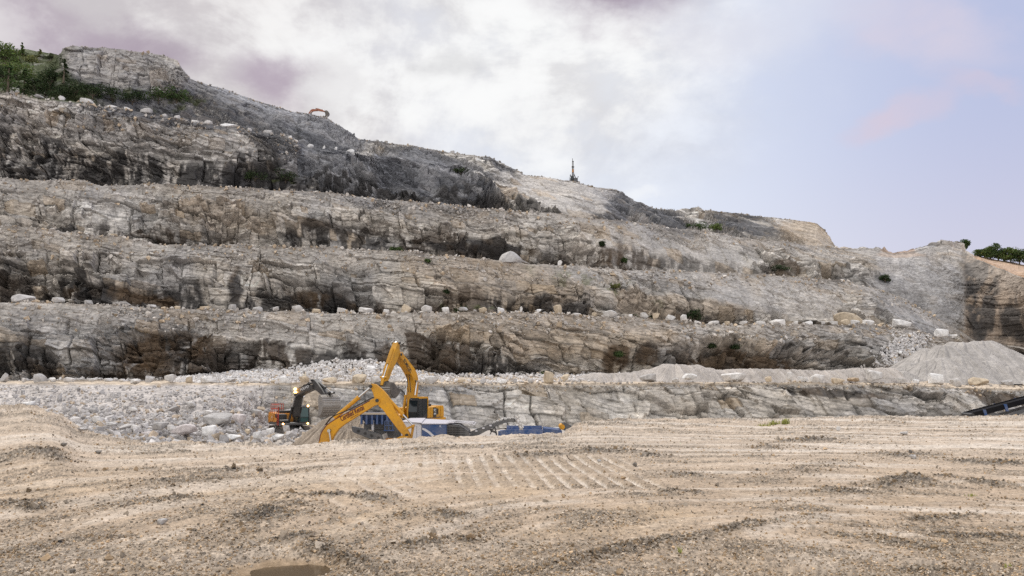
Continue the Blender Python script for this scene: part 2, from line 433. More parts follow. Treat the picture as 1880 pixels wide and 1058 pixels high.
    sd = np.maximum.reduce([blob(px, py, 430, 222, 130, 22, 27, wob), blob(px, py, 590, 268, 110, 14, 22, wob), blob(px, py, 735, 330, 60, 34, 30, wob), blob(px, py, 520, 335, 110, 26, 8, wob), blob(px, py, 890, 345, 16, 24, 0, w2),
        blob(px, py, 915, 302, 36, 14, 25, wob), blob(px, py, 1135, 385, 24, 30, 30, wob), blob(px, py, 1215, 402, 75, 15, 22, wob), blob(px, py, 1370, 414, 75, 18, 14, wob),
        blob(px, py, 850, 355, 60, 16, 30, wob), blob(px, py, 250, 192, 240, 30, 12, wob) * 1.0, blob(px, py, 740, 280, 130, 14, 18, wob) * .6])
    sg = np.maximum.reduce([blob(px, py, 520, 200, 220, 46, 24, wob), blob(px, py, 640, 315, 130, 50, 22, wob), blob(px, py, 800, 330, 120, 55, 22, wob), blob(px, py, 230, 140, 150, 60, 8, wob) * .5,
                            blob(px, py, 1180, 390, 100, 30, 25, wob) * .6])
    c = lerp(c, np.array([0.285, 0.29, 0.31], f4) * (1 + 0.5 * lay[:, None]) * (.75 + .5 * lf[:, None]), (sg * 0.8)[:, None])
    c = lerp(c, dark * (1 + 0.5 * lay[:, None]), (sd * sstep(-0.35, 0.15, lay + 0.4 * w2 + 0.16) * 0.78)[:, None])
    # seep stains: hang down from a ragged line, strongest low on the faces
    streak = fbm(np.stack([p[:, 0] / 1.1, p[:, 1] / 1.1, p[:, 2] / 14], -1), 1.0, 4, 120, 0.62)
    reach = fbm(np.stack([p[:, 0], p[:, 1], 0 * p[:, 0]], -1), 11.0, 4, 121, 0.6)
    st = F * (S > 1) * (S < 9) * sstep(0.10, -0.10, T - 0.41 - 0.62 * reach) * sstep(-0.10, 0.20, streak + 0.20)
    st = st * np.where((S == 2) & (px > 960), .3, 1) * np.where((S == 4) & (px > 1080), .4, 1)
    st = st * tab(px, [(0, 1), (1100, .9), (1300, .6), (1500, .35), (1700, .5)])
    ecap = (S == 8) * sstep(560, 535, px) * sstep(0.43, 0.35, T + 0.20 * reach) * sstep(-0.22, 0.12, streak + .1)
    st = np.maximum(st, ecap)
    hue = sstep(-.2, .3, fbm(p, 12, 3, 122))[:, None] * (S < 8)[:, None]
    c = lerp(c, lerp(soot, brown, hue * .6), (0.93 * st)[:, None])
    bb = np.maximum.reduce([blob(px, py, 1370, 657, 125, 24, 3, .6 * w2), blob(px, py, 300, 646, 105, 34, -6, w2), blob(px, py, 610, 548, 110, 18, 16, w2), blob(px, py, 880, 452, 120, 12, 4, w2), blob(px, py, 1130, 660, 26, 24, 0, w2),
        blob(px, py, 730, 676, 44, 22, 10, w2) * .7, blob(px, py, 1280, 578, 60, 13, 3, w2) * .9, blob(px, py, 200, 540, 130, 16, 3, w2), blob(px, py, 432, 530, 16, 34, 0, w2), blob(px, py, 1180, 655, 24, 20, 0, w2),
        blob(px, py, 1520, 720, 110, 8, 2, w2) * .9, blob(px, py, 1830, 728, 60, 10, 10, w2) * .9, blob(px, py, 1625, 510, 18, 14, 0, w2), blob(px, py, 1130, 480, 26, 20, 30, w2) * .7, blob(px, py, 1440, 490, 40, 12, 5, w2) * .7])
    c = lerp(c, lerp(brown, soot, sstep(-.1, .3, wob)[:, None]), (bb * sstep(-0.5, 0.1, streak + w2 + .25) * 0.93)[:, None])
    # stained wall at the quarry's end
    ew = sstep(1764, 1776, px + 5 * w2) * F * (S < 8) * (S > 1)
    s2 = fbm(np.stack([p[:, 0] / 1.6, p[:, 1] / 1.6, p[:, 2] / 45], -1), 1.0, 4, 130, 0.6)
    c = lerp(c, np.array([0.30, 0.235, 0.18], f4) * (0.8 + 0.3 * tone[:, None]), (ew * 0.9)[:, None])
    dk = np.maximum.reduce([ew * blob(px, py, 1800, 530, 38, 100, -8, w2), ew * blob(px, py, 1840, 590, 70, 34, 8, w2), ew * sstep(.1, .35, s2) * 0.7, ew * sstep(580, 650, py + 20 * w2) * .7])
    c = lerp(c, soot * 1.2, (0.9 * dk * sstep(-.5, .05, s2 + .2 * w2))[:, None])
    dk2 = blob(px, py, 1660, 572, 70, 13, 40, w2) * sstep(-.3, .2, s2)
    c = lerp(c, soot * 1.3, (0.8 * dk2)[:, None])
    bt2 = blob(px, py, 1690, 535, 105, 92, 30, wob) * sstep(1776, 1764, px + 4 * w2)
    c = lerp(c, np.array([.335, .33, .335], f4) * (1 + .3 * w2 + .35 * (k1 - .5) + .2 * (h1 - .5))[:, None], (bt2 * .7)[:, None])
    c = lerp(c, soot * 1.3, (.8 * sstep(-.35, .1, s2) * np.exp(-((px - 1774 - (py - 460) * .13) / 9) ** 2) * F * (py > 462) * (S < 8) * (S > 1))[:, None])
    # orange earth above the end wall, soil and growth on the upper shelf
    oe = sstep(1772, 1792, px) * (S >= 8) + blob(px, py, 1650, 468, 45, 6, 0, w2) * .7
    c = lerp(c, np.array([0.44, 0.30, 0.205], f4) * (1 + .15 * w2[:, None]), np.clip(oe, 0, 1)[:, None] * .85)
    gr = np.maximum.reduce([(S >= 9) * sstep(130, 100, px + 8 * wob), blob(px, py, 60, 150, 120, 40, 20, wob) * (S >= 9)]) * sstep(-.5, .1, w2 + .2)
    c = lerp(c, np.array([0.075, 0.095, 0.035], f4), (gr * .9)[:, None])
    mos = np.maximum.reduce([blob(px, py, 1100, 525, 130, 20, 15, wob), blob(px, py, 840, 560, 70, 10, 0, wob), blob(px, py, 280, 180, 110, 18, 8, wob), blob(px, py, 500, 320, 50, 22, 0, wob)]) * sstep(.05, .3, w2)
    c = lerp(c, np.array([0.10, 0.115, 0.045], f4), (mos * .7)[:, None])
    # benches: crushed pale gravel; the haul road is sandy
    fl = np.clip((1 - F) + 0.55 * scree, 0, 1)
    gravel = np.array([0.36, 0.33, 0.30], f4) * (1 + 0.35 * fbm(p, 0.9, 3, 140, .7)[:, None] + .25 * (k1 - .5)[:, None])
    c = lerp(c, gravel, (fl * 0.75 * (S < 9) * (1 - st))[:, None])
    road = (S == 1).astype(f4)
    c = lerp(c, np.array([0.50, 0.41, 0.31], f4) * (1 + .12 * w2[:, None]), (road * .85)[:, None])
    left = (S == 0) * sstep(530, 450, px + 30 * wob)
    c = lerp(c, np.array([0.40, 0.37, 0.35], f4) * (1 + .2 * w2[:, None] + .25 * (k1 - .5)[:, None]), (left * .85)[:, None])
    return out, np.clip(c, 0.015, 0.7), scree

GV, GC, G_SCREE = build_sheet()
GV3 = GV.reshape(R, C_, 3); GC3 = GC.reshape(R, C_, 3)
bounds = np.cumsum([0] + [n for n, _ in SECT])
BENCH = [('rock_bench', 0, 2, 'low quarry face below the sandy haul road, behind the machines'),
         ('rock_bench', 2, 4, 'second rock bench, topped by the long row of boulders above the haul road'),
         ('rock_bench', 4, 6, 'middle rock bench between the boulder row and the layered bench above'),
         ('rock_bench', 6, 8, 'fourth rock bench, jointed grey and tan rock under the stained cliff'),
         ('rock_bench', 8, 10, 'pale blocky cliff with black water stains and dark slabs beside it'),
         ('hill', 10, 13, 'topmost dark layered ridge against the sky')]
for nm, s0, s1, lab in BENCH:
    r0, r1 = bounds[s0], min(bounds[s1], R - 1)
    if nm == 'hill': r1 = R - 1
    sub = GV3[r0:r1 + 1].reshape(-1, 3)
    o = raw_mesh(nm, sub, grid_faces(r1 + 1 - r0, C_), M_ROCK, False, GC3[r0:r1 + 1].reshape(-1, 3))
    tag(o, lab, 'rock face' if nm != 'hill' else 'ridge', kind='structure')
GPX, GPY = proj(GV3)

def col_at(px):
    return int(np.clip(np.searchsorted(PXC, px), 0, C_ - 1))

def on_floor(px, s, t=0.12):
    """point on floor section s (1,3,5,7,9,11) at fraction t back from the rim"""
    r = bounds[s] + int(round(t * SECT[s][0]))
    return GV3[r, col_at(px)].astype(float)

def on_face(px, py, s0=0, s1=13):
    """first visible hillside point near a pixel"""
    c = col_at(px); r0, r1 = bounds[s0], bounds[s1]
    colpy = GPY[r0:r1, c]
    k = int(np.argmin(np.abs(colpy - py)))
    return GV3[r0 + k, c].astype(float)
# ------------------------------------------------------------------ pit and working floor in front
EDGE = lambda px: (tab(px, [(-900,40),(0,40),(140,39),(260,36),(500,35),(640,37),(760,38.5),(900,40),(1030,41),(1060,48),(1150,52),(1300,54),(1600,57),(1880,58),(2800,60)]),
                   tab(px, [(-900,757),(0,757),(60,757),(110,770),(145,787),(200,801),(260,811),(400,816),(500,818),(580,813),(640,807),(720,807),(780,801),(850,799),(950,797),(1030,796),(1046,784),(1070,774),(1150,769),(1300,769),(1400,771),(1500,767),(1600,764),(1700,766),(1880,761),(2800,760)]))
PXG2 = np.concatenate([np.arange(-900, -160, 12), np.arange(-160, 2040, 1.15), np.arange(2040, 2801, 12)])
ne = len(PXG2)
eY, epy = EDGE(PXG2)
epy = epy + 1.6 * fbm(np.stack([PXG2, 0 * PXG2, 0 * PXG2], -1), 22, 4, 200, .6)
ez = z_of(epy, eY)
pyn = np.concatenate([np.arange(1700, 1110, -14), np.arange(1110, 800, -1.05)])
k = (1.0 / (pyn - HORIZON)); k = (k - k[0]) / (k[-1] - k[0])      # 0 near .. 1 far, even in the picture
nearY = CAMZ * FPX / (1700 - HORIZON) * 0.99
u_ = 1 / (pyn - HORIZON)
rows = []
for uu in (u_ - u_[0]) / (u_[-1] - u_[0]):
    rows.append(nearY + (eY - nearY) * uu)
drop = np.linspace(0, 1, 26)[1:]
aY = LV[0][0]
aYi = np.interp(PXG2, PXC, aY)
back = [eY + 1.0 + (8.0) * t for t in drop]
pit = [lerp(eY + 9.0, np.maximum(aYi + 1.5, eY + 12.0), t) for t in np.linspace(0, 1, 22)[1:]]
FY = np.array(rows + back + pit)
nr = len(rows)
PIT_Z = lambda Y, px: lerp(tab(Y, [(44, -5.0), (56, -4.9), (63, -4.4), (66, -2.9), (69, -2.05), (75, -2.3), (80, -2.9), (100, -2.8)]), -2.6, sstep(560, 470, px))
FXp = np.broadcast_to(PXG2[None], FY.shape)

def to_ground(pts):
    a = np.array(pts, float)
    Y = CAMZ / np.tan(np.arctan((a[:, 1] - CY) / FPX) - TH)
    return np.stack([(a[:, 0] - CX) / FPX * (Y * CT - CAMZ * ST), Y], -1)

# loose windrows of coarse grey gravel left by blades and tyres
RIDGES = [([(380,992),(450,965),(500,942),(530,926),(580,936)], .16, .55), ([(510,912),(600,908),(680,912),(722,924)], .10, .35),
    ([(690,962),(740,940),(780,939),(830,950),(890,945)], .14, .45), ([(700,1012),(760,1002),(830,990),(900,996)], .09, .22),
    ([(960,1056),(1050,1032),(1130,1016),(1200,1000),(1300,985),(1390,966),(1500,950)], .13, .28), ([(1540,984),(1600,990),(1650,998),(1725,1006)], .12, .28),
    ([(1690,984),(1780,986),(1890,984)], .08, .2), ([(1640,958),(1700,953),(1760,948),(1835,947)], .11, .3), ([(1595,898),(1640,888),(1675,885),(1715,894)], .24, .7),
    ([(1715,888),(1745,880),(1785,889),(1890,896)], .15, .5), ([(1500,906),(1540,897),(1600,906)], .12, .5), ([(1630,1048),(1720,1046),(1830,1062)], .08, .2),
    ([(0,866),(60,858),(125,868)], .16, .6), ([(0,922),(40,928),(90,942)], .16, .4), ([(230,896),(300,886),(400,870),(480,864)], .11, .4), ([(270,908),(350,890),(440,878)], .10, .35),
    ([(1380,826),(1430,818),(1480,824)], .16, .8), ([(1415,872),(1480,866),(1540,873)], .13, .5), ([(1620,842),(1680,832),(1745,836)], .16, .8), ([(560,1000),(640,1022),(700,1042)], .07, .2),
    ([(1180,866),(1240,872),(1300,870)], .14, .5), ([(900,848),(1000,838),(1140,832),(1260,846)], .16, .8), ([(620,1012),(560,985),(470,1000)], .08, .25), ([(1430,812),(1500,808),(1560,812)], .12, .8),
    ([(0,1020),(120,1000),(250,985)], .08, .3), ([(200,940),(300,920),(380,915)], .1, .35), ([(1740,845),(1810,852),(1880,850)], .12, .6), ([(1200,905),(1240,900),(1310,904)], .08, .35)]
RW = [(to_ground(p), h, w) for p, h, w in RIDGES]
PUD = to_ground([(525, 1035)])[0]

def floor_fields(X, Y, px):
    n = X.size
    e0, z0 = np.interp(px, PXG2, eY), np.interp(px, PXG2, ez)
    base = z0 * sstep(0.5, 1.0, Y / e0)
    base = base + (sstep(170, 90, px) * 0.25) * sstep(.55, .7, Y / e0)
    p = np.stack([X, Y, 0 * X], -1).astype(f4)
    rid = np.zeros(n, f4)
    hz = np.zeros(n, f4)
    warp = 0.25 * fbm(p, 0.9, 3, 210, .6) + 0.12 * fbm(p, 0.25, 2, 209, .6)
    brk = fbm(p, 1.1, 3, 208, .6)
    for pl, h, w in RW:
        m = (X > pl[:, 0].min() - 3 * w - 1) & (X < pl[:, 0].max() + 3 * w + 1) & (Y > pl[:, 1].min() - 3 * w - 1) & (Y < pl[:, 1].max() + 3 * w + 1)
        if not m.any(): continue
        x, y = X[m], Y[m]; best = np.full(x.size, 1e9); along = np.zeros(x.size)
        L = 0
        tot = np.linalg.norm(np.diff(pl, axis=0), axis=1).sum()
        for a, b in zip(pl[:-1], pl[1:]):
            ab = b - a; ll = np.hypot(*ab)
            t = np.clip(((x - a[0]) * ab[0] + (y - a[1]) * ab[1]) / ll ** 2, 0, 1)
            dd = np.hypot(x - a[0] - t * ab[0], y - a[1] - t * ab[1])
            mm = dd < best
            best = np.where(mm, dd, best); along = np.where(mm, (L + t * ll) / tot, along); L += ll
        taper = sstep(0, .25, along) * sstep(1, .75, along)
        g = np.exp(-((best / w + warp[m] * 1.6) ** 2)) * (0.25 + 0.75 * taper)
        g = np.where(best < 3 * w + 1, g, 0) * (.3 + .7 * sstep(-.45, .25, brk[m]))
        rid[m] = np.maximum(rid[m], g); hz[m] = np.maximum(hz[m], g * h)
    # sweeping blade and tyre streaks
    cx, cy = 7.5, 13.0
    wx = 1.2 * fbm(p, 8.0, 3, 211); 
    rr = np.hypot((X - cx) * 0.8, Y - cy) + wx
    th = np.arctan2(Y - cy, (X - cx) * .8)
    sp = np.stack([rr / 0.55, th * 3.0, 0 * rr], -1)
    s1 = fbm(sp, 1.0, 3, 212, .55)
    s2 = fbm(np.stack([rr / 2.6, th * 1.2, 0 * rr], -1), 1.0, 3, 213, .55)
    mid = fbm(p, 1.6, 4, 214, .6); fine = fbm(p, 0.22, 3, 215, .65); big = fbm(p, 7.0, 3, 216, .5)
    # lug prints of a loader
    ph = (X + 0.10 * (Y - 27) + 0.1 * mid) / 0.50
    bars = sstep(0.0, 0.75, np.sin(ph * 2 * np.pi) + .35 * fine) * (.25 + .75 * sstep(-.45, .15, mid + .4 * fine))
    band = lambda y0, y1: sstep(y0 - .5, y0 + .2, Y + .4 * mid) * sstep(y1 + .5, y1 - .2, Y + .4 * mid)
    lug = bars * (band(25.2, 29.6) * sstep(-2.6, -0.6, X + .5 * mid) * sstep(4.6, 3.2, X + .5 * mid) + band(22.2, 24.4) * sstep(-2.2, -1.2, X) * sstep(4.6, 3.6, X)
               + .35 * band(24.0, 31.0) * sstep(-6.4, -5.4, X) * sstep(-1.6, -2.6, X))
    lug2 = sstep(.2, .8, np.sin((X * .8 + Y * .35 + .15 * mid) / 0.55 * 2 * np.pi)) * (band(19.0, 23.5) * sstep(-5.4, -4.4, X) * sstep(-2.0, -3.0, X) + band(16.3, 18.0) * sstep(-4.2, -3.6, X) * sstep(-2.0, -2.8, X)) * .35
    lug = np.clip(lug + lug2, 0, 1)
    far = sstep(18, 30, Y)
    edge_r = sstep(0.80, 0.97, Y / e0)                  # cast up, lumpy rim of the working floor
    coarse = np.clip(rid * 1.2 + sstep(.0, .5, -s1 - .4 * s2 + .4 * mid) * .7 + edge_r * sstep(-.1, .3, mid) * .6 + .55 * sstep(17, 12.5, Y + 2 * mid) + .25 * sstep(-.1, .4, mid), 0, 1) * (1 - .8 * lug)
    coarse = coarse * (1 - .7 * sstep(-.05, .35, fbm(np.stack([rr / 3.2, th * 2.2, 0 * rr], -1), 1.0, 3, 231, .5)) * sstep(11, 15, Y) * (1 - rid))
    cell = np.clip(Y / 18, .8, 1.5)
    wa = worley(np.stack([X / .075, Y / .10, 0 * X + .5], -1), 31); wb = worley(np.stack([X / .19, Y / .24, 0 * X + .5], -1), 32)
    peb = (.022 * cell * (.75 - wa[0]) * (wa[2] > .3) + .055 * cell * (.6 - wb[0]) * (wb[2] > .72)) * coarse
    z = base + hz * .62 * (1 + .9 * mid) + 0.032 * s1 * (1 - .4 * far) + 0.05 * s2 + .04 * mid + .08 * big * sstep(6, 14, Y) + .016 * fine * (1 + 2 * rid) + peb
    z = z - 0.075 * lug + edge_r * (.16 * mid + .07 * fine) + 0.04 * rid * fbm(p, 0.12, 2, 217)
    z = z + sstep(170, 60, px) * edge_r * .1 * fine
    pud = np.exp(-(((X - PUD[0]) / 0.95) ** 2 + ((Y - PUD[1]) / 0.75) ** 2)) * sstep(3.0, 0, np.hypot(X - PUD[0], Y - PUD[1]))
    z = z - 0.30 * pud + sstep(.05, .3, pud) * (.09 * fbm(p, .55, 3, 230, .6))
    beyond = Y > e0
    drop_t = sstep(0, 9.5, Y - e0 - 0.2)
    zp = lerp(z0, PIT_Z(Y, px), drop_t) + .25 * mid * sstep(0, 3, Y - e0)
    z = np.where(beyond, zp + .05 * fine, z)
    zone = np.clip(band(25.2, 29.6) * sstep(-2.6, -0.6, X) * sstep(4.6, 3.2, X) + band(22.2, 24.4) * sstep(-2.2, -1.2, X) * sstep(4.6, 3.6, X), 0, 1) * (1 - bars)
    return z, rid, s1, s2, mid, fine, big, lug, pud, edge_r, beyond, coarse, wa, wb, zone

def floor_z(X, Y):
    X = np.atleast_1d(np.asarray(X, float)); Y = np.atleast_1d(np.asarray(Y, float))
    px = CX + FPX * X / (Y * CT - CAMZ * ST)
    return floor_fields(X, Y, px)[0]

FX = x_of(FXp, FY, 0.0 * FY)
ff = floor_fields(FX.ravel(), FY.ravel(), FXp.ravel())
z, rid, s1, s2, mid, fine, big, lug, pud, edge_r, beyond, coarse, wa, wb, zone = ff
FZ = z.reshape(FY.shape)
FX = x_of(FXp, FY, FZ)
FV = np.stack([FX, FY, FZ], -1)
p = np.stack([FX.ravel(), FY.ravel(), 0 * FX.ravel()], -1).astype(f4)
sand = np.array([0.375, 0.29, 0.21], f4); palez = np.array([0.52, 0.455, 0.385], f4); grav = np.array([0.22, 0.185, 0.145], f4); damp = np.array([0.27, 0.19, 0.115], f4)
c = np.broadcast_to(sand, (p.shape[0], 3)) * (1 + .18 * big[:, None])
sm = sstep(-.05, .4, s1 * .8 + s2 * .7 - .5 * rid)
rightp = sstep(2, 14, p[:, 0])
pxr = FXp.ravel(); Yr_ = FY.ravel()
c = lerp(c, palez, (np.clip(sm * (.55 + .35 * rightp) + .35 * sstep(20, 34, Yr_) + 1.0 * lug, 0, 1))[:, None])
c = lerp(c, np.array([.40, .295, .185], f4), (sstep(.0, .5, fbm(p, 3.0, 3, 220)) * .4 * sstep(34, 16, Yr_))[:, None])
c = lerp(c, grav, (coarse * .8 * sstep(-.8, .3, fine + .3))[:, None])
c = lerp(c, np.array([.15, .13, .11], f4), (sstep(.35, .9, rid) * .7)[:, None])  # ridges: darker gravel, with its self-shadow put into the colour
c = lerp(c, np.array([.265, .205, .145], f4), (zone * .6 + .35 * sstep(17, 12, Yr_))[:, None])
c = c * (1 + coarse * (.8 * (wa[3] - .5) + .5 * (wb[3] - .5)))[:, None] * (1 - .45 * coarse * sstep(.45, .8, wa[0]))[:, None]  # pebble tones vary; shade in the gaps between them is painted in
spk = _u(_hash(np.floor(p[:, 0] / .045).astype(np.int64), np.floor(p[:, 1] / .07).astype(np.int64), np.zeros(len(p), np.int64), 5))
spk2 = _u(_hash(np.floor(p[:, 0] / .11).astype(np.int64), np.floor(p[:, 1] / .2).astype(np.int64), np.zeros(len(p), np.int64), 6))
amt = .22 + .5 * coarse
c = c * (1 + amt[:, None] * (spk[:, None] - .5) * 1.1 + amt[:, None] * (spk2[:, None] - .5) * .9)
c = c * (1 - .42 * (spk > .93) * (amt > .25))[:, None]
c = lerp(c, damp, (sstep(.15, .5, pud) * .8)[:, None])
c = np.where(beyond[:, None], np.array([.40, .36, .32], f4) * (1 + .2 * mid[:, None]), c)
o = raw_mesh('ground', FV.reshape(-1, 3), grid_faces(*FY.shape), M_GROUND, True, np.clip(c, .02, .75).astype(f4))
tag(o, 'sandy working floor of crushed stone with tyre tracks', 'ground', kind='structure')

# puddle
m, t, b = new_mat('muddy water')
b.inputs['Base Color'].default_value = (.075, .05, .026, 1); b.inputs['Roughness'].default_value = .16; b.inputs['Specular IOR Level'].default_value = .22
th = np.linspace(0, 2 * np.pi, 40)[:-1]
pv = np.stack([PUD[0] + 1.6 * np.cos(th), PUD[1] + 1.3 * np.sin(th), np.full(39, 0.0)], -1)
pz = float(floor_z([PUD[0]], [PUD[1]])[0]) + .15
pv[:, 2] = pz
me = bpy.data.meshes.new('puddle'); me.from_pydata([tuple(v) for v in pv], [], [list(range(39))]); me.materials.append(m)
o = bpy.data.objects.new('puddle', me); COL.objects.link(o)
tag(o, 'muddy brown puddle at the bottom edge of the sandy floor', 'puddle', kind='structure')

# ------------------------------------------------------------------ sky and sun
SUN_EL, SUN_AZ = math.radians(52), math.radians(-24)       # azimuth from +Y towards +X
world = bpy.data.worlds.new('World'); scene.world = world; world.use_nodes = True
t = NT(world.node_tree)
for n in list(t.n): t.n.remove(n)
outw = t.new('ShaderNodeOutputWorld'); bg = t.new('ShaderNodeBackground')
t.link(bg.outputs[0], outw.inputs[0]); bg.inputs[1].default_value = 0.1
sky = t.new('ShaderNodeTexSky', sky_type='NISHITA'); sky.sun_disc = False
sky.sun_elevation = SUN_EL; sky.sun_rotation = SUN_AZ; sky.air_density = 1.0; sky.dust_density = 1.5; sky.ozone_density = 2.0
tc = t.new('ShaderNodeTexCoord')
sep = t.new('ShaderNodeSeparateXYZ'); t.link(tc.outputs['Generated'], sep.inputs[0])
az = t.math('ARCTAN2', sep.outputs[0], sep.outputs[1]); el = t.math('ARCSINE', sep.outputs[2])
cmb = t.new('ShaderNodeCombineXYZ'); t.link(az, cmb.inputs[0]); t.link(t.math('MULTIPLY', el, 1.5), cmb.inputs[1])
nz = t.new('ShaderNodeTexNoise'); nz.inputs['Scale'].default_value = 5.0; nz.inputs['Detail'].default_value = 7; nz.inputs['Roughness'].default_value = .55
t.link(cmb.outputs[0], nz.inputs['Vector'])
wv = t.new('ShaderNodeVectorMath', operation='MULTIPLY_ADD')
sub = t.new('ShaderNodeVectorMath', operation='SUBTRACT'); t.link(nz.outputs[1], sub.inputs[0]); sub.inputs[1].default_value = (.5, .5, .5)
t.link(sub.outputs[0], wv.inputs[0]); wv.inputs[1].default_value = (.20, .15, 0); 
base2 = t.new('ShaderNodeCombineXYZ'); t.link(az, base2.inputs[0]); t.link(el, base2.inputs[1])
t.link(base2.outputs[0], wv.inputs[2])

def angles(px, py):
    d = P(px, py, 1.0); d = d / np.linalg.norm(d - np.array([0, 0, CAMZ])) if False else (d - np.array([0, 0, CAMZ]))
    d = d / np.linalg.norm(d)
    return math.atan2(d[0], d[1]), math.asin(d[2])

def cloud(px, py, rx, ry, rot=0, soft=.15, vec=None):
    a, e = angles(px, py)
    mp = t.new('ShaderNodeMapping', vector_type='TEXTURE')
    mp.inputs['Location'].default_value = (a, e, 0); mp.inputs['Rotation'].default_value = (0, 0, math.radians(rot)); mp.inputs['Scale'].default_value = (rx / FPX, ry / FPX, 1)
    t.link((vec or wv).outputs[0], mp.inputs['Vector'])
    ln = t.new('ShaderNodeVectorMath', operation='LENGTH'); t.link(mp.outputs[0], ln.inputs[0])
    return t.maprange(ln.outputs['Value'], 1.15 + soft, soft + .2, 0, 1, True)

S10 = lambda *c: tuple(10 * v for v in c)
n_big = t.noise(cmb.outputs[0], 2.6, 8, .55)
n_med = t.noise(cmb.outputs[0], 7.0, 7, .6)
n_fin = t.math('ADD', t.math('MULTIPLY', n_med, .55), t.math('MULTIPLY', t.noise(cmb.outputs[0], 4.2, 9, .62, .6), .45))
# thin veil over the blue, pinker low down and to the right
fr = t.maprange(az, .05, .60, 0, 1, True)
lowc = t.maprange(el, .34, .05, 0, 1, True)
veil = t.mix(fr, S10(.66, .705, .785), S10(.42, .45, .615))
veil = t.mix(t.math('MULTIPLY', lowc, .75), veil, t.mix(fr, S10(.71, .72, .76), S10(.575, .52, .60)))
skyc = t.mix(.86, sky.outputs[0], veil)
# white cloud deck ahead
cen = cloud(840, 60, 620, 330, 8, .25)
cen = t.math('MULTIPLY', cen, t.maprange(t.math('ADD', t.math('MULTIPLY', n_big, .6), t.math('MULTIPLY', n_med, .5)), .36, .62, .15, 1, True))
tone = t.mix(t.maprange(n_fin, .40, .60, 0, 1, True), S10(.50, .49, .505), S10(.755, .755, .755))
skyc = t.mix(cen, skyc, tone)
# the whole left is cloud
lf = t.maprange(az, .02, -.34, 0, 1, True)
skyc = t.mix(t.math('MULTIPLY', lf, .9), skyc, t.mix(t.maprange(n_fin, .42, .58, 0, 1, True), S10(.46, .425, .435), S10(.68, .655, .645)))
for px_, py_, rx, ry, rot, st_ in ((920, 120, 330, 170, 0, .8), (1000, 20, 300, 110, 10, .7), (560, 40, 280, 70, 4, .5), (800, 220, 200, 60, -8, .75), (1060, 100, 200, 120, 20, .7), (640, 120, 200, 70, 0, .5), (1010, 312, 60, 18, 0, .5), (1150, 350, 40, 14, 0, .4)):
    skyc = t.mix(t.math('MULTIPLY', t.math('MULTIPLY', cloud(px_, py_, rx, ry, rot, .1), t.maprange(n_fin, .42, .56, .25, 1, True)), st_), skyc, S10(.765, .77, .77))
for px_, py_, rx, ry, rot, st_, cc in ((150, 70, 200, 55, 4, .75, (.33, .27, .335)), (270, 48, 80, 46, 0, .6, (.30, .245, .305)), (525, 142, 95, 60, 0, .85, (.36, .30, .365)), (440, 110, 50, 50, 0, .5, (.45, .41, .45)), (1135, -10, 190, 62, 0, .95, (.29, .235, .30)),
                                      (630, 160, 70, 60, 30, .6, (.52, .505, .52)), (820, 95, 60, 45, 0, .6, (.52, .52, .53)), (1680, 60, 190, 70, -32, .75, (.55, .51, .60)), (1650, 212, 95, 32, 6, .7, (.56, .475, .55)), (1790, 185, 100, 20, -28, .55, (.53, .465, .555)), (1350, 40, 230, 60, -6, .5, (.63, .63, .685))):
    skyc = t.mix(t.math('MULTIPLY', t.math('MULTIPLY', cloud(px_, py_, rx, ry, rot, .05), t.maprange(n_fin, .62, .44, .6, 1, True)), st_), skyc, S10(*cc))
# brighter open overcast behind the camera
bk = t.maprange(sep.outputs[1], .15, -.5, 0, 1, True)
skyc = t.mix(t.math('MULTIPLY', bk, t.maprange(el, -.05, .15, 0, 1)), skyc, S10(1.08, 1.065, 1.05))
t.link(skyc, bg.inputs[0])

sun_d = bpy.data.lights.new('sun', 'SUN'); sun_d.energy = 2.4; sun_d.angle = math.radians(9); sun_d.color = (1.0, .955, .89)
sun = bpy.data.objects.new('sun', sun_d); COL.objects.link(sun)
sd = Vector((math.sin(SUN_AZ) * math.cos(SUN_EL), math.cos(SUN_AZ) * math.cos(SUN_EL), math.sin(SUN_EL)))
sun.rotation_euler = sd.to_track_quat('Z', 'Y').to_euler(); sun.location = (0, 0, 150)
scene.view_settings.view_transform = 'Standard'; scene.view_settings.look = 'None'
scene.view_settings.exposure = 0.33; scene.view_settings.gamma = 1.0
scene.cycles.use_denoising = False      # keep the grain of the stone crisp
scene.cycles.max_bounces = 5; scene.cycles.diffuse_bounces = 3; scene.cycles.glossy_bounces = 2; scene.cycles.transparent_max_bounces = 6
# ------------------------------------------------------------------ loose rock
def hull_proto(n, seed, flat=(1, 1, 1), power=.55, cuts=5):
    """an angular broken block: hull of points on a rounded box, corners cut"""
    r = np.random.default_rng(seed)
    pts = r.normal(size=(n, 3)); pts /= np.linalg.norm(pts, axis=1, keepdims=True)
    pts = np.sign(pts) * np.abs(pts) ** power
    pts *= (0.78 + 0.3 * r.random((n, 1)))
    for _ in range(cuts):                                   # planar breaks
        nrm = r.normal(size=3); nrm /= np.linalg.norm(nrm); dd = .55 + .35 * r.random()
        over = pts @ nrm - dd
        pts = pts - np.clip(over, 0, None)[:, None] * nrm
    pts *= np.array(flat)
    bm = bmesh.new()
    for q in pts: bm.verts.new(q)
    bmesh.ops.convex_hull(bm, input=bm.verts)
    for v in [v for v in bm.verts if not v.link_faces]: bm.verts.remove(v)
    bmesh.ops.triangulate(bm, faces=bm.faces)
    bm.verts.index_update()
    V = np.array([v.co[:] for v in bm.verts]); Fc = np.array([[v.index for v in f.verts] for f in bm.faces])
    bm.free()
    V -= (V.max(0) + V.min(0)) / 2
    V /= np.abs(V).max(0) * 2                                # unit box
    return V, Fc

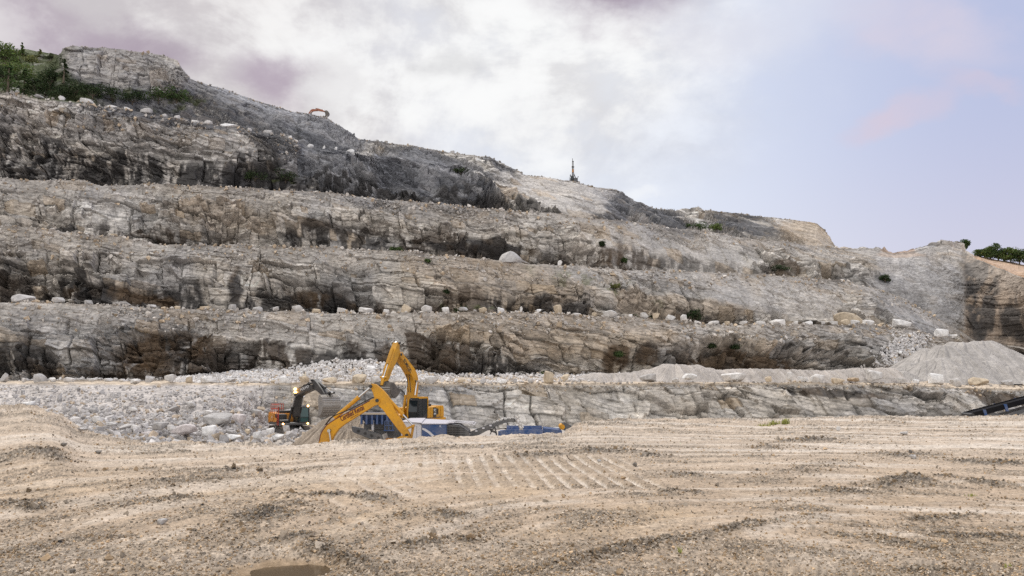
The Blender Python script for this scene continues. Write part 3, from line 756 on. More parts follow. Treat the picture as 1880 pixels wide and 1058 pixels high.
SMALL = [hull_proto(14, s, power=.7, cuts=4) for s in range(10)]
TINY = [hull_proto(8, 50 + s, power=.8, cuts=2) for s in range(8)]

def rotmats(n, rng, tilt=1.0):
    a = rng.normal(size=(n, 4)); a[:, 1:3] *= tilt; a /= np.linalg.norm(a, axis=1, keepdims=True)
    w, x, y, z_ = a.T
    return np.stack([np.stack([1 - 2 * (y * y + z_ * z_), 2 * (x * y - z_ * w), 2 * (x * z_ + y * w)], -1),
                     np.stack([2 * (x * y + z_ * w), 1 - 2 * (x * x + z_ * z_), 2 * (y * z_ - x * w)], -1),
                     np.stack([2 * (x * z_ - y * w), 2 * (y * z_ + x * w), 1 - 2 * (x * x + y * y)], -1)], 1)

def scatter(name, pos, size, cols, protos, mat, label, cat, rng, flat=.75, extraV=None):
    """one heap of stones nobody could count"""
    n = len(pos); ids = rng.integers(0, len(protos), n)
    Vs, Fs, Cs, off = [], [], [], 0
    Rm = rotmats(n, rng)
    sc = size[:, None] * (0.75 + 0.5 * rng.random((n, 3))) * np.array([1, 1, flat])
    for k, (V, Fc) in enumerate(protos):
        m = np.where(ids == k)[0]
        if not len(m): continue
        v = V[None] * sc[m][:, None, :]
        v = np.einsum('nij,nkj->nki', Rm[m], v) + pos[m][:, None, :]
        nv = len(V)
        Vs.append(v.reshape(-1, 3)); Cs.append(np.repeat(cols[m], nv, 0))
        Fs.append((Fc[None] + off + nv * np.arange(len(m))[:, None, None]).reshape(-1, 3)); off += nv * len(m)
    if extraV is not None:
        V, Q, C = extraV
        Vs.append(V); Cs.append(C)
        Fs.append(np.concatenate([Q[:, [0, 1, 2]], Q[:, [0, 2, 3]]]) + off)
    o = raw_mesh(name, np.concatenate(Vs), np.concatenate(Fs), mat, False, np.concatenate(Cs).astype(f4))
    tag(o, label, cat, kind='stuff')
    return o

def stone_cols(n, rng, base=(.46, .43, .405), var=.16, tanp=.2):
    c = np.array(base)[None] * (1 + var * rng.normal(size=(n, 1)))
    t_ = rng.random((n, 1)) < tanp
    return np.clip(np.where(t_, c * np.array([[.98, .84, .66]]), c), .05, .72)

rng = np.random.default_rng(5)
# blasted rubble of the low slope on the left, the pit floor below it
pos, size = [], []
r0, r1 = bounds[0], bounds[1]
cols_ok = np.where((PXC > -60) & (PXC < 540))[0]
for i in range(9000):
    cc = cols_ok[rng.integers(len(cols_ok))]
    tt = rng.random() ** 1.3
    rr = r0 + int(tt * (r1 - r0 - 1))
    s_ = (0.12 + 0.30 * rng.random() ** 2.2) * (1.7 - 1.05 * tt)
    if rng.random() < .04: s_ *= 2.0
    if PXC[cc] > 440 and rng.random() < .5: continue
    if tt > .45 and rng.random() < .45: continue
    pos.append(GV3[rr, cc] + np.array([0, 0, s_ * .12])); size.append(s_)
for i in range(2500):
    px = rng.uniform(-40, 600); Y = rng.uniform(47, 64)
    x = x_of(px, Y, -2.0)
    s_ = .2 + .75 * rng.random() ** 3
    pos.append(np.array([x, Y, 1e3])); size.append(s_)
for i in range(1500):
    px = rng.uniform(465, 660); Y = rng.uniform(60, 90)
    if 72 < Y < 92 and 500 < px < 572: continue
    s_ = .15 + .75 * rng.random() ** 2.5
    pos.append(np.array([x_of(px, Y, -2.5), Y, 1e3])); size.append(s_)
pos = np.array(pos); size = np.array(size)
m = pos[:, 2] > 900
pos[m, 2] = floor_z(pos[m, 0], pos[m, 1]) + size[m] * .15
scatter('rubble', pos, size, stone_cols(len(pos), rng, (.43, .41, .40), .15, .16), SMALL, M_BOULD, 'blasted grey white rubble covering the low slope behind the black excavator', 'rubble', rng)

# white rubble heap lying on the haul road against the second face
pos, size = [], []
def heap_h(px): return float(tab(px, [(300, 0), (340, .3), (450, .9), (520, 1.0), (600, 2.0), (680, 2.3), (735, 1.1), (790, .35), (1000, .3), (1180, .2), (1260, 0), (1500, 0)]))
for i in range(6500):
    px = rng.uniform(300, 790) if rng.random() < .85 else rng.uniform(780, 1250)
    t_ = rng.uniform(.25, 1.0)
    base = on_floor(px, 1, t_ * .98)
    h = heap_h(px) * np.clip((t_ - .25) / .75, 0, 1) ** .8
    s_ = .18 + .35 * rng.random() ** 2
    if h < .05: continue
    pos.append(base + np.array([0, -.3, h * (1 if rng.random() < .75 else rng.random()) + s_ * .1])); size.append(s_)
# pale chute at the bench's far end
for i in range(1800):
    u = rng.random(); v = rng.random()
    px = 1640 + 62 * u + rng.normal() * 10 - 60 * v; py = 618 + 66 * v + rng.normal() * 5 + 8 * (1 - u)
    if px > 1725: continue
    q_ = on_face(px, min(py, 690), 1, 4)
    s_ = .2 + .45 * rng.random() ** 2
    pos.append(q_ + np.array([0, -.35, .15])); size.append(s_)
# lines of small stones along the foot of the second face
for i in range(1500):
    px = rng.uniform(-30, 1560); q_ = on_floor(px, 1, 1 - abs(rng.normal()) * .05)
    s_ = .12 + .4 * rng.random() ** 3
    pos.append(q_ + np.array([0, -.4 * rng.random(), s_ * .2])); size.append(s_)
pos = np.array(pos); size = np.array(size)
scatter('rubble', pos, size, stone_cols(len(pos), rng, (.60, .58, .57), .12, .06), SMALL, M_BOULD, 'heap of clean white rubble lying on the haul road against the rock face', 'rubble', rng)

# scree and loose stones along the rims and shelves of every bench
for (sf, face, lab) in ((3, 2, 'second'), (5, 4, 'middle'), (7, 6, 'fourth'), (9, 8, 'pale cliff')):
    pos, size = [], []
    for i in range(4600):
        px = rng.uniform(-60, 1740 if sf < 7 else (1550 if sf == 7 else 545)); c = col_at(px)
        if sf == 9 and rng.random() < .6: continue
        if rng.random() < .55: rr = bounds[sf] + int(SECT[sf][0] * .75 * rng.random() ** 1.5)
        else: rr = bounds[face + 1] - 1 - int(SECT[face][0] * .34 * rng.random() ** 1.4)
        clump = vnoise(np.array([[px / 30., sf, 0.5]]), 77)[0]
        if rng.random() > .55 + .6 * clump: continue
        s_ = .16 + .55 * rng.random() ** 3.2
        if sf == 9: s_ *= 1.2
        pos.append(GV3[rr, c] + np.array([0, -.1, s_ * .12])); size.append(s_)
    pos = np.array(pos); size = np.array(size)
    scatter('scree', pos, size, stone_cols(len(pos), rng, (.46, .425, .39), .18, .28), TINY, M_BOULD, f'loose stones and scree along the rim of the {lab} bench', 'scree', rng)
pos, size = [], []
for i in range(1500):
    px = rng.uniform(640, 1880); c = col_at(px)
    rr = bounds[1] - 1 - int(10 * rng.random() ** 2) if rng.random() < .6 else bounds[1] + int(3 * rng.random())
    s_ = .1 + .3 * rng.random() ** 3
    pos.append(GV3[rr, c] + np.array([0, 0, s_ * .1])); size.append(s_)
for i in range(700):
    px = rng.uniform(120, 1540); c = col_at(px); rr = bounds[11] + int(3 * rng.random()) if rng.random() < .5 else bounds[11] - 1
    s_ = .2 + .5 * rng.random() ** 3
    pos.append(GV3[rr, c] + np.array([0, -.1, s_ * .1])); size.append(s_)
pos = np.array(pos); size = np.array(size)
scatter('scree', pos, size, stone_cols(len(pos), rng, (.36, .33, .30), .2, .3), TINY, M_BOULD, 'small stones along the haul road edge and the skyline', 'scree', rng)

# gravel lying on the working floor
n = 170000
px = rng.uniform(-60, 1940, n); py = HORIZON + 385 * rng.random(n) ** .85 + 66
Y = CAMZ / np.tan(np.arctan((py - CY) / FPX) - TH)
ok = Y < np.interp(px, PXG2, eY) - .1
px, Y = px[ok], Y[ok]
X = x_of(px, Y, 0.0)
fz, frid, fs1, fs2, fmid, ffine, fbig, flug, fpud, fedge, _, fco, _, _, _ = floor_fields(X, Y, px)
dens = np.clip(.10 + .5 * frid + .75 * fco - .3 * flug, 0.04, 1) * sstep(.55, .3, fpud)
ok = rng.random(len(X)) < dens
X, Y, fz, frid = X[ok], Y[ok], fz[ok], frid[ok]
size = (.010 + .032 * rng.random(len(X)) ** 2.5) * (1 + .6 * frid) * (.75 + Y / 26)
bigm = rng.random(len(X)) < .006
size = np.where(bigm, size * 2.6, size)
pos = np.stack([X, Y, fz + size * .18], -1)
cg = stone_cols(len(X), rng, (.385, .325, .26), .28, .35) * (1 - .40 * frid[:, None])  # ridge stones tinted darker, partly standing in for their self-shadow
scatter('gravel', pos, size, cg, TINY, M_BOULD, 'loose gravel strewn over the sandy working floor', 'gravel', rng, flat=.8)

# ------------------------------------------------------------------ boulders, one by one
ORD = 'first second third fourth fifth sixth seventh eighth ninth tenth eleventh twelfth thirteenth fourteenth fifteenth sixteenth seventeenth eighteenth nineteenth'.split()
TENS = {20: 'twent', 30: 'thirt', 40: 'fort', 50: 'fift'}
def ordinal(k):
    if k < 20: return ORD[k - 1]
    t_, u = k // 10 * 10, k % 10
    return TENS[t_] + ('ieth' if u == 0 else 'y-' + ORD[u - 1])

BPROTO = [hull_proto(26, 200 + s, power=.55 if s % 3 else .75, cuts=7) for s in range(16)]
def boulder_mesh(k, seed):
    V, Fc = BPROTO[k]
    bm = bmesh.new()
    vs = [bm.verts.new(v) for v in V]
    for f in Fc: bm.faces.new([vs[i] for i in f])
    bmesh.ops.dissolve_limit(bm, angle_limit=math.radians(9), verts=bm.verts, edges=bm.edges)
    bmesh.ops.bevel(bm, geom=list(bm.edges), offset=.035, segments=1, affect='EDGES', profile=.6)
    bmesh.ops.triangulate(bm, faces=bm.faces)
    bmesh.ops.subdivide_edges(bm, edges=bm.edges, cuts=1, use_grid_fill=True)
    bmesh.ops.triangulate(bm, faces=bm.faces)
    V = np.array([v.co[:] for v in bm.verts]); bm.verts.index_update(); Fc = np.array([[v.index for v in f.verts] for f in bm.faces if len(f.verts) == 3])
    bm.free()
    V = V + .02 * np.stack([fbm(V + 9 * a + seed, .35, 3, 400 + a) for a in range(3)], -1)
    return V, Fc
BMESH = [boulder_mesh(k, k) for k in range(16)]
_V, _F = hull_proto(60, 300, power=1.0, cuts=5); BPROTO.append((_V, _F)); DOME = boulder_mesh(16, 16)
DOME[0][:, 2] = np.maximum(DOME[0][:, 2], -.05); DOME[0][:, 2] -= (DOME[0][:, 2].max() + DOME[0][:, 2].min()) / 2
BR = np.random.default_rng(21)
TINTS = {'pale': (.55, .53, .51), 'white': (.64, .63, .62), 'grey': (.42, .405, .395), 'tan': (.48, .40, .30), 'brown': (.40, .31, .215), 'dark': (.16, .145, .13), 'pink': (.56, .51, .50)}
n_boulder = 0
def boulder(at, w, h, tint, label, group=None, name='boulder', sink=.12, depth=None, dome=False):
    global n_boulder
    k = int(BR.integers(16)); V, Fc = BMESH[k]
    if dome: V, Fc = DOME
    a = BR.uniform(-.5, .5); ca_, sa_ = math.cos(a), math.sin(a)
    flip = -1 if BR.random() < .5 else 1
    v = V * np.array([flip, 1, 1]); Fq = Fc[:, ::-1] if flip < 0 else Fc
    v = v @ np.array([[ca_, -sa_, 0], [sa_, ca_, 0], [0, 0, 1]]).T
    v = v / (v.max(0) - v.min(0))
    v = v * np.array([w, depth or w * BR.uniform(.7, .95), h * (1 + sink)])
    col = np.array(TINTS[tint]) * BR.uniform(.9, 1.08)
    c = col[None] * (1 + .10 * fbm(v + at, max(w, .3) * .4, 3, 500)[:, None])
    o = raw_mesh(name, v, Fq, M_BOULD, False, np.clip(c, 0, .75).astype(f4))
    o.location = (at[0], at[1], at[2] + h * (1 + sink) / 2 - h * sink)
    tag(o, label, 'rock' if name == 'stone' else 'boulder', group)
    n_boulder += 1
    return o

def row(items, sec, where, group, back=.06, dz=0.0):
    """boulders standing along a rim: (px, width px, height px, tint[, word])"""
    items = sorted(items)
    for k, it in enumerate(items, 1):
        px, w, h, tint = it[:4]
        word = it[4] if len(it) > 4 else ('flat ' if w > 2.4 * h else ('upright ' if h > .85 * w else ''))
        tw = {'pale': 'pale grey', 'white': 'white', 'grey': 'grey', 'tan': 'tan', 'brown': 'brown', 'dark': 'dark', 'pink': 'pinkish grey'}[tint]
        b = on_floor(px, sec, back + .03 * BR.random())
        s_ = (b[1] * CT + (b[2] - CAMZ) * ST) / FPX
        boulder(b + np.array([0, 0, dz]), w * s_ * 1.12, h * s_ * 1.3, tint, f'{word}{tw} boulder, {ordinal(k)} from the left {where}', group)

row([(40,34,13,'grey','blocky '),(104,30,11,'pale'),(163,26,9,'grey'),(225,31,10,'grey'),(277,20,9,'pale'),(325,10,6,'tan','small '),(374,22,8,'tan'),(425,23,12,'grey'),(446,10,4,'grey','small '),(471,17,8,'grey'),
     (508,19,11,'pale'),(545,19,10,'pale'),(580,22,7,'tan'),(625,19,11,'pale'),(669,23,13,'pale'),(708,15,8,'pale'),(744,17,14,'tan'),(782,18,11,'pale'),(819,13,9,'pale'),(850,23,12,'grey'),(886,14,9,'tan'),(920,21,12,'white'),(956,10,10,'pale'),
     (988,17,10,'white'),(1023,14,13,'tan'),(1057,14,5,'pale'),(1090,16,8,'tan'),(1118,25,12,'pale'),(1156,11,6,'white','small '),(1180,14,9,'pale'),(1200,15,14,'tan'),(1227,17,9,'pale'),(1251,10,11,'pale'),(1280,17,7,'pale'),(1312,20,6,'pale'),(1340,18,9,'tan'),(1364,17,8,'pale'),(1398,19,6,'pale'),
     (1430,22,10,'pale'),(1463,12,7,'pale','small '),(1486,12,7,'white','small '),(1510,15,7,'pale'),(1529,16,9,'pale'),(1545,14,9,'tan'),(1566,16,7,'pale'),(1590,20,8,'pale'),(1612,14,6,'tan','small '),(1632,14,7,'pale'),(1656,34,17,'white','large ')],
    3, 'along the second bench rim', 'boulders lined up along the second bench')
row([(8,26,14,'grey'),(42,10,9,'pale','small '),(70,22,13,'grey'),(95,12,6,'pale','small '),(125,18,8,'pale'),(168,15,9,'white'),(198,20,10,'white'),(222,15,9,'white'),(247,14,7,'pale'),(275,22,14,'grey'),(311,31,15,'pale'),(346,12,10,'tan','small '),(382,31,10,'pale'),(424,25,11,'grey'),(452,20,6,'tan'),(476,20,9,'pale'),(500,16,7,'tan'),(521,19,11,'white'),(557,18,9,'tan'),(605,25,9,'tan'),(660,24,13,'tan','rusty '),(690,20,11,'pale'),(720,14,8,'pale'),(752,12,7,'grey'),
     (774,13,8,'pale'),(791,23,11,'pale'),(845,24,9,'tan'),(887,20,8,'grey'),(922,16,7,'white'),(946,11,9,'grey'),(972,17,8,'grey'),(1008,22,19,'tan'),(1038,25,20,'tan'),(1137,14,6,'grey','small '),(1188,30,16,'grey'),(1240,18,9,'pale'),(1266,34,18,'white','large '),(1347,40,13,'pale','large cracked '),(1410,21,12,'tan'),(1449,21,17,'pale'),(1473,22,11,'white'),(1503,27,13,'pale'),(1535,22,9,'tan'),(1570,27,12,'brown'),(1603,48,24,'pale','huge '),(1655,22,11,'pale'),(1684,20,9,'white'),(1718,28,16,'white'),(1757,18,11,'pale'),(1796,34,12,'tan'),(1850,30,11,'grey'),(1882,20,8,'white')],
    1, 'along the haul road edge', 'boulders lined up along the haul road')
row([(28,14,9,'pale'),(70,18,8,'grey'),(111,20,9,'pale'),(159,25,10,'pale'),(205,18,7,'pale'),(233,12,7,'white','small '),(268,34,11,'pale','large '),(300,15,7,'pale'),(324,18,8,'pale'),(358,22,9,'pale'),(381,16,7,'pale'),(420,28,7,'white'),(457,14,7,'pale'),(490,16,7,'grey'),(532,14,7,'white')],
    9, 'atop the pale stained cliff', 'boulders along the top of the pale cliff')
row([(569,10,7,'white'),(594,11,8,'white'),(616,10,7,'white'),(643,13,7,'white'),(670,9,6,'grey')], 9, 'on the dark skyline slabs', 'small boulders on the dark slabs', back=.2)

def single(px, py, w, h, tint, label, s0, s1, group=None, up=0.0):
    b = on_face(px, py + h * .5, s0, s1)
    s_ = (b[1] * CT + (b[2] - CAMZ) * ST) / FPX
    return boulder(b + np.array([0, -.3, up]), w * s_, h * s_, tint, label, group)
b_ = on_floor(829, 11, .1); boulder(b_, 2.4, 1.7, 'grey', 'lone square grey block on the skyline ridge, between excavator arm and drill rig')
b_ = on_floor(938, 5, .12); s_ = b_[1] / FPX; boulder(b_ + np.array([0, 0, .0]), 62 * s_, 20 * s_, 'grey', 'big dome-shaped grey boulder alone on the middle bench rim', dome=True)
b_ = on_floor(1028, 5, .12); boulder(b_, 18 * s_, 12 * s_, 'pale', 'smaller pale boulder just right of the dome-shaped one on the middle bench')
b_ = on_floor(208, 5, .1); boulder(b_, 28 * s_, 9 * s_, 'tan', 'flat tan slab lying on the middle bench rim, far left')
b_ = on_floor(1557, 3, .5); s_ = b_[1] / FPX; boulder(b_, 58 * s_, 31 * s_, 'tan', 'huge flat-topped fallen slab behind the end of the boulder row')
b_ = on_floor(681, 1, .62); s_ = b_[1] / FPX; boulder(b_ + np.array([0, 0, .5]), 36 * s_, 27 * s_, 'white', 'large angular white block on the white rubble, left of the raised yellow arm')
b_ = on_floor(1723, 3, .05); s_ = b_[1] / FPX; boulder(b_ + np.array([0, -.5, .3]), 30 * s_, 17 * s_, 'white', 'rounded white boulder behind the crest of the big gravel pile')
b_ = on_floor(1738, 3, .05); boulder(b_ + np.array([0, -1.5, .2]), 28 * s_, 13 * s_, 'pale', 'pale boulder half buried beside the rounded white one at the gravel pile')
# blocks in the pit rubble
PIT = [(383,757,26,20,'pale','upright pale block leaning behind the big slab in the rubble'),(401,769,52,22,'grey','long grey slab, biggest block in the rubble left of the black excavator'),(438,771,27,21,'pink','cracked pinkish block right of the long grey slab'),
       (341,788,46,20,'pink','broad pinkish slab in the rubble, just behind the sandy floor'),(385,790,36,22,'white','round-shouldered white boulder right of the broad pinkish slab'),(456,791,20,16,'tan','tan boulder in the rubble below the cracked pinkish block'),
       (473,798,22,15,'white','white cube-like block beside the tan boulder in the rubble'),(497,789,29,16,'white','white boulder below the black excavator counterweight, with ledge on top'),(526,786,24,15,'grey','pale grey block under the black excavator tracks, second from counterweight'),
       (296,781,28,14,'grey','grey wedge in the rubble, left of the broad pinkish slab'),(250,785,20,12,'pale','pale block at the foot of the rubble slope, left of the grey wedge'),(316,786,20,12,'pale','small pale block between grey wedge and pinkish slab'),
       (55,740,24,12,'white','white slab half buried in the left rubble slope above the sandy mound'),(60,752,24,10,'grey','grey slab directly below the half buried white one'),(180,770,22,14,'pale','pale block in rubble, right of the sandy mound'),
       (205,778,20,12,'grey','grey block in rubble, right of the pale one by the sandy mound'),(512,802,22,10,'white','low white stone at the near edge of the rubble by the dirt pile'),(430,801,26,10,'white','white stone on the near edge of the rubble, below the cracked block'),
       (270,797,28,12,'pink','pinkish flat stone in the rubble just above the sandy floor edge'),(220,800,18,9,'white','small white stone in the rubble nearest the sandy mound'),(455,742,20,13,'tan','tan angular block high on the rubble slope left of the black excavator'),
       (470,758,22,13,'grey','grey block beside the black excavator, above the others'),(90,733,16,8,'pale','pale stone in the middle of the far left rubble slope'),(350,742,18,9,'pale','pale stone midway up the rubble slope'),(245,752,18,9,'pale','flat pale stone midway up the rubble, left part')]
for px, py, w, h, tint, lab in PIT:
    b = on_face(px, py + h * .5, 0, 1)
    if py > 776:                                     # lies on the pit floor
        Y = 58.0
        for _ in range(12):
            x = x_of(px, Y, -2.0); zf = float(floor_z([x], [Y])[0]); tz = z_of(py + h * .5, Y)
            Y += np.clip((zf - tz) * -6, -3, 3) * .6
            Y = float(np.clip(Y, 49, 66))
        b = np.array([x_of(px, Y, zf), Y, zf])
        b[2] = float(z_of(py + h * .5, Y))
    s_ = (b[1] * CT + (b[2] - CAMZ) * ST) / FPX
    boulder(b + np.array([0, -.2, 0]), w * s_, h * s_, tint, lab, 'big blocks in the pit rubble')
# stones on the working floor
for px, py, w, h, tint, lab in [(298,958,17,10,'grey','fist-sized grey stone alone on the sandy floor, lower left'),(772,853,14,8,'tan','tan stone on the sandy floor below the blue crusher'),(1166,853,13,9,'dark','dark clod beside the tyre tread prints'),
        (1672,829,13,9,'dark','dark grey clod on top of a low heap on the right of the floor'),(1676,839,12,7,'grey','grey stone just below the dark clod on the low heap'),(149,788,20,12,'grey','grey stone on the shoulder of the sandy mound'),
        (1660,795,14,8,'grey','rounded grey stone near the far edge of the sandy floor'),(1390,862,10,5,'dark','dark stone at the far end of the tyre prints'),(375,811,10,6,'dark','dark stone on the floor edge below the white rubble'),(115,816,10,6,'dark','dark stone low on the sandy mound'),
        (180,830,12,5,'dark','flat dark stone below the sandy mound'),(133,1048,12,7,'dark','dark pebble at the bottom left of the sandy floor'),(1540,787,16,9,'pale','pale lump on the far rim of the sandy floor'),(885,820,12,8,'grey','grey lump on the sandy floor below the black conveyor'),(1100,846,9,5,'grey','grey stone between the two bands of tyre prints')]:
    Y = 30.0
    for _ in range(40):
        x = float(x_of(px, Y, 0)); zf = float(floor_z([x], [Y])[0])
        q_ = proj(np.array([x, Y, zf])); Y *= 1 + np.clip((q_[1] - (py + h * .45)) / 900, -.1, .1)
        Y = min(Y, float(np.interp(px, PXG2, eY)) - .3)
    s_ = Y / FPX
    boulder(np.array([x, Y, zf]), w * s_, h * s_, tint, lab, None, 'stone')

# ------------------------------------------------------------------ gravel piles
def pile(name, label, cones, x0, x1, y0, y1, zbase, nx, ny, colr, seed, slope=.68, grain=.10):
    X, Y = np.meshgrid(np.linspace(x0, x1, nx), np.linspace(y0, y1, ny))
    p = np.stack([X.ravel(), Y.ravel(), 0 * X.ravel()], -1).astype(f4)
    h = np.full(X.size, -9.0)
    w = .5 * fbm(p, 6.0, 3, seed)
    for cx_, cy_, ch, fl in cones:
        r_ = np.hypot(p[:, 0] - cx_ + w, (p[:, 1] - cy_) * 1.0 + w)
        a_ = np.arctan2(p[:, 1] - cy_, p[:, 0] - cx_)
        rib = .42 * fbm(np.stack([np.cos(a_) * 7, np.sin(a_) * 7, r_ * .12], -1), 1.0, 3, seed + 3) * np.clip(r_ / 3, 0, 1)
        hh = ch - slope * np.sqrt(np.maximum(r_ - fl, 0) ** 2 + .15) + rib
        h = np.maximum(h, hh)
    h = h + grain * fbm(p, .6, 3, seed + 5, .6) + .15 * fbm(p, 2.5, 3, seed + 6)
    zb = zbase if np.isscalar(zbase) else zbase(p[:, 0], p[:, 1])
    V = np.stack([p[:, 0], p[:, 1], np.maximum(h, -.6) + zb], -1)
    a_ = fbm(p, 3.0, 4, seed + 8) + 1.1 * fbm(np.stack([p[:, 0] / .5, (p[:, 1] + h) / 6, 0 * h], -1), 1.0, 3, seed + 12)
    c = np.array(colr)[None] * (1 + .16 * a_[:, None] + .10 * fbm(p, .4, 2, seed + 9)[:, None])
    Q = grid_faces(ny, nx)
    keep = (h[Q] > -.58).any(1)
    o = raw_mesh(name, V, Q[keep], M_PILE, False, np.clip(c, .03, .7).astype(f4))
    tag(o, label, 'gravel pile')
    return o

def wpt(px, Y, z): return float(x_of(px, Y, z)), Y
A_zr = on_floor(1700, 1, .1)[2]
cones = []
for px, Y, ztop, fl in [(1700,120,6.4,.2),(1735,119,6.8,.9),(1768,122,7.3,1.6),(1803,123,7.5,1.3),(1838,122,6.3,1.0),(1885,120,5.2,1.5),(1940,118,4.6,2),(1672,117,4.4,.3),(1700,114.5,4.8,.1),(1728,114,5.2,.6),(1765,115.5,5.4,1.0),(1810,115,4.7,1.0),(1640,113,3.7,.2),(1610,112,3.0,.3),(1660,111.5,3.4,.1),(1590,111,2.9,.4),(1850,114,4.0,1.2)]:
    cones.append((*wpt(px, Y, ztop), ztop - A_zr, fl))
x0 = wpt(1480, 120, 3)[0]; x1 = wpt(2000, 120, 3)[0]
pile('gravel_pile', 'big pale grey gravel pile with raked sides at the far end of the haul road', cones, x0, x1, 103.5, 136, lambda x, y: A_zr + .05 * (y - 102), 260, 190, (.36, .338, .318), 600, .66)
cones = []
for px, Y, ztop, fl in [(1030,103,2.2,.3),(1050,104,2.5,.6),(1072,104.5,2.9,.6),(1086,105,3.2,.8),(1100,105,3.4,.8),(1125,105.3,3.3,1),(1145,105.2,3.3,1),(1162,105,3.35,1),(1180,105.2,3.5,1),(1198,105.4,3.8,1),(1218,105.5,4.1,1),(1238,105.5,4.5,1.2),(1262,105.8,4.4,1),(1285,106,4.0,1),(1305,106,3.7,1),(1328,106,3.7,1),(1350,106.5,3.8,1.2),(1372,106.6,3.85,1.2),(1394,106.8,3.9,1.2),(1420,107,3.9,1.2),(1440,107,3.85,1.2),(1462,107.3,3.8,1.2),(1484,107.4,3.7,1.2),(1506,107.6,3.6,1.2),(1530,108,3.65,1.2),(1556,108.4,3.8,1.3),(1582,109,4.0,1.3),(1605,109.6,4.0,1.3),(1625,110,4.0,1)]:
    cones.append((*wpt(px, Y, ztop), ztop - A_zr, fl))
x0 = wpt(960, 104, 3)[0]; x1 = wpt(1680, 104, 3)[0]
pile('gravel_pile', 'long low ridge of tipped gravel heaps behind the boulders on the haul road', cones, x0, x1, 99.5, 119, lambda x, y: A_zr + .02 * (y - 98), 420, 110, (.40, .365, .335), 640, .52)
cones = []
for px, Y, ztop, fl in [(640,67,.35,.3),(612,66.5,-.1,.4),(668,66.5,-.15,.5),(692,65.5,-.8,.6),(592,66,-.75,.4),(640,63,-.9,.8),(566,65.5,-1.7,.5),(605,63,-1.2,.6)]:
    cones.append((*wpt(px, Y, ztop), ztop + 4.6, fl))
x0 = wpt(470, 63, -3)[0]; x1 = wpt(760, 63, -3)[0]
pile('dirt_pile', 'brown dirt pile between the black excavator and the lettered yellow boom', cones, x0, x1, 54, 76, -4.6, 190, 190, (.31, .255, .20), 680, .80, .14)
# ------------------------------------------------------------------ machines
M_YEL = solid_mat('yellow plant paint', (.66, .315, .010), .42, 0, .8, (.27, .15, .05), .8)
M_YEL2 = solid_mat('worn yellow paint', (.60, .30, .02), .55, 0, .8, (.22, .13, .06), 1.3)
M_ORG = solid_mat('orange plant paint', (.70, .28, .025), .42, 0, .6, (.40, .29, .18), 1.2)
M_BLK = solid_mat('charcoal paint', (.022, .022, .024), .45, 0, .35, (.16, .14, .12), 1.1)
M_GRY = solid_mat('dark grey paint', (.075, .078, .085), .5, 0, .5, (.27, .24, .21), 1.1)
M_BLU = solid_mat('blue plant paint', (.010, .052, .17), .42, 0, .45, (.30, .28, .27), .9)
M_BLU2 = solid_mat('dusty blue paint', (.03, .075, .21), .6, 0, .9, (.36, .36, .40), .7)
M_WHT = solid_mat('white plant paint', (.56, .55, .58), .45, 0, .4, (.42, .37, .32), .8)
M_STL = solid_mat('worn steel', (.33, .315, .30), .45, .55, .6, (.30, .255, .20), 1.6)
M_ROD = solid_mat('chrome rod', (.62, .62, .62), .22, .9, .15)
M_CVB = solid_mat('black conveyor steel', (.008, .008, .010), .9, 0, .12, (.1, .09, .08), 1.0, .1)
M_RUB = solid_mat('black rubber', (.018, .018, .019), .8, 0, .6, (.22, .19, .16), 1.4)
M_TRK = solid_mat('track steel', (.10, .09, .08), .6, .4, .7, (.28, .24, .2), 2.0)
M_RED = solid_mat('red rail paint', (.50, .045, .02), .45, 0, .2)
M_LET = solid_mat('dark red lettering', (.11, .012, .010), .5, 0, .1)
M_LETK = solid_mat('black lettering', (.015, .015, .017), .5, 0, .1)
M_LETW = solid_mat('white lettering', (.62, .62, .62), .5, 0, .15)
M_SAND = solid_mat('dust lying on steel', (.42, .36, .29), .95, 0, .2)
M_LAMP = solid_mat('lit lamp', (.9, .6, .3), .4, 0, 0, emit=((1.0, .52, .16), 7.0))
m, t, b = new_mat('tinted cab glass')
b.inputs['Base Color'].default_value = (.012, .018, .022, 1); b.inputs['Roughness'].default_value = .08; b.inputs['Specular IOR Level'].default_value = .5
M_GLS = m
m, t, b = new_mat('green tinted cab glass')
b.inputs['Base Color'].default_value = (.012, .06, .06, 1); b.inputs['Roughness'].default_value = .08; b.inputs['Specular IOR Level'].default_value = .6
M_GLG = m

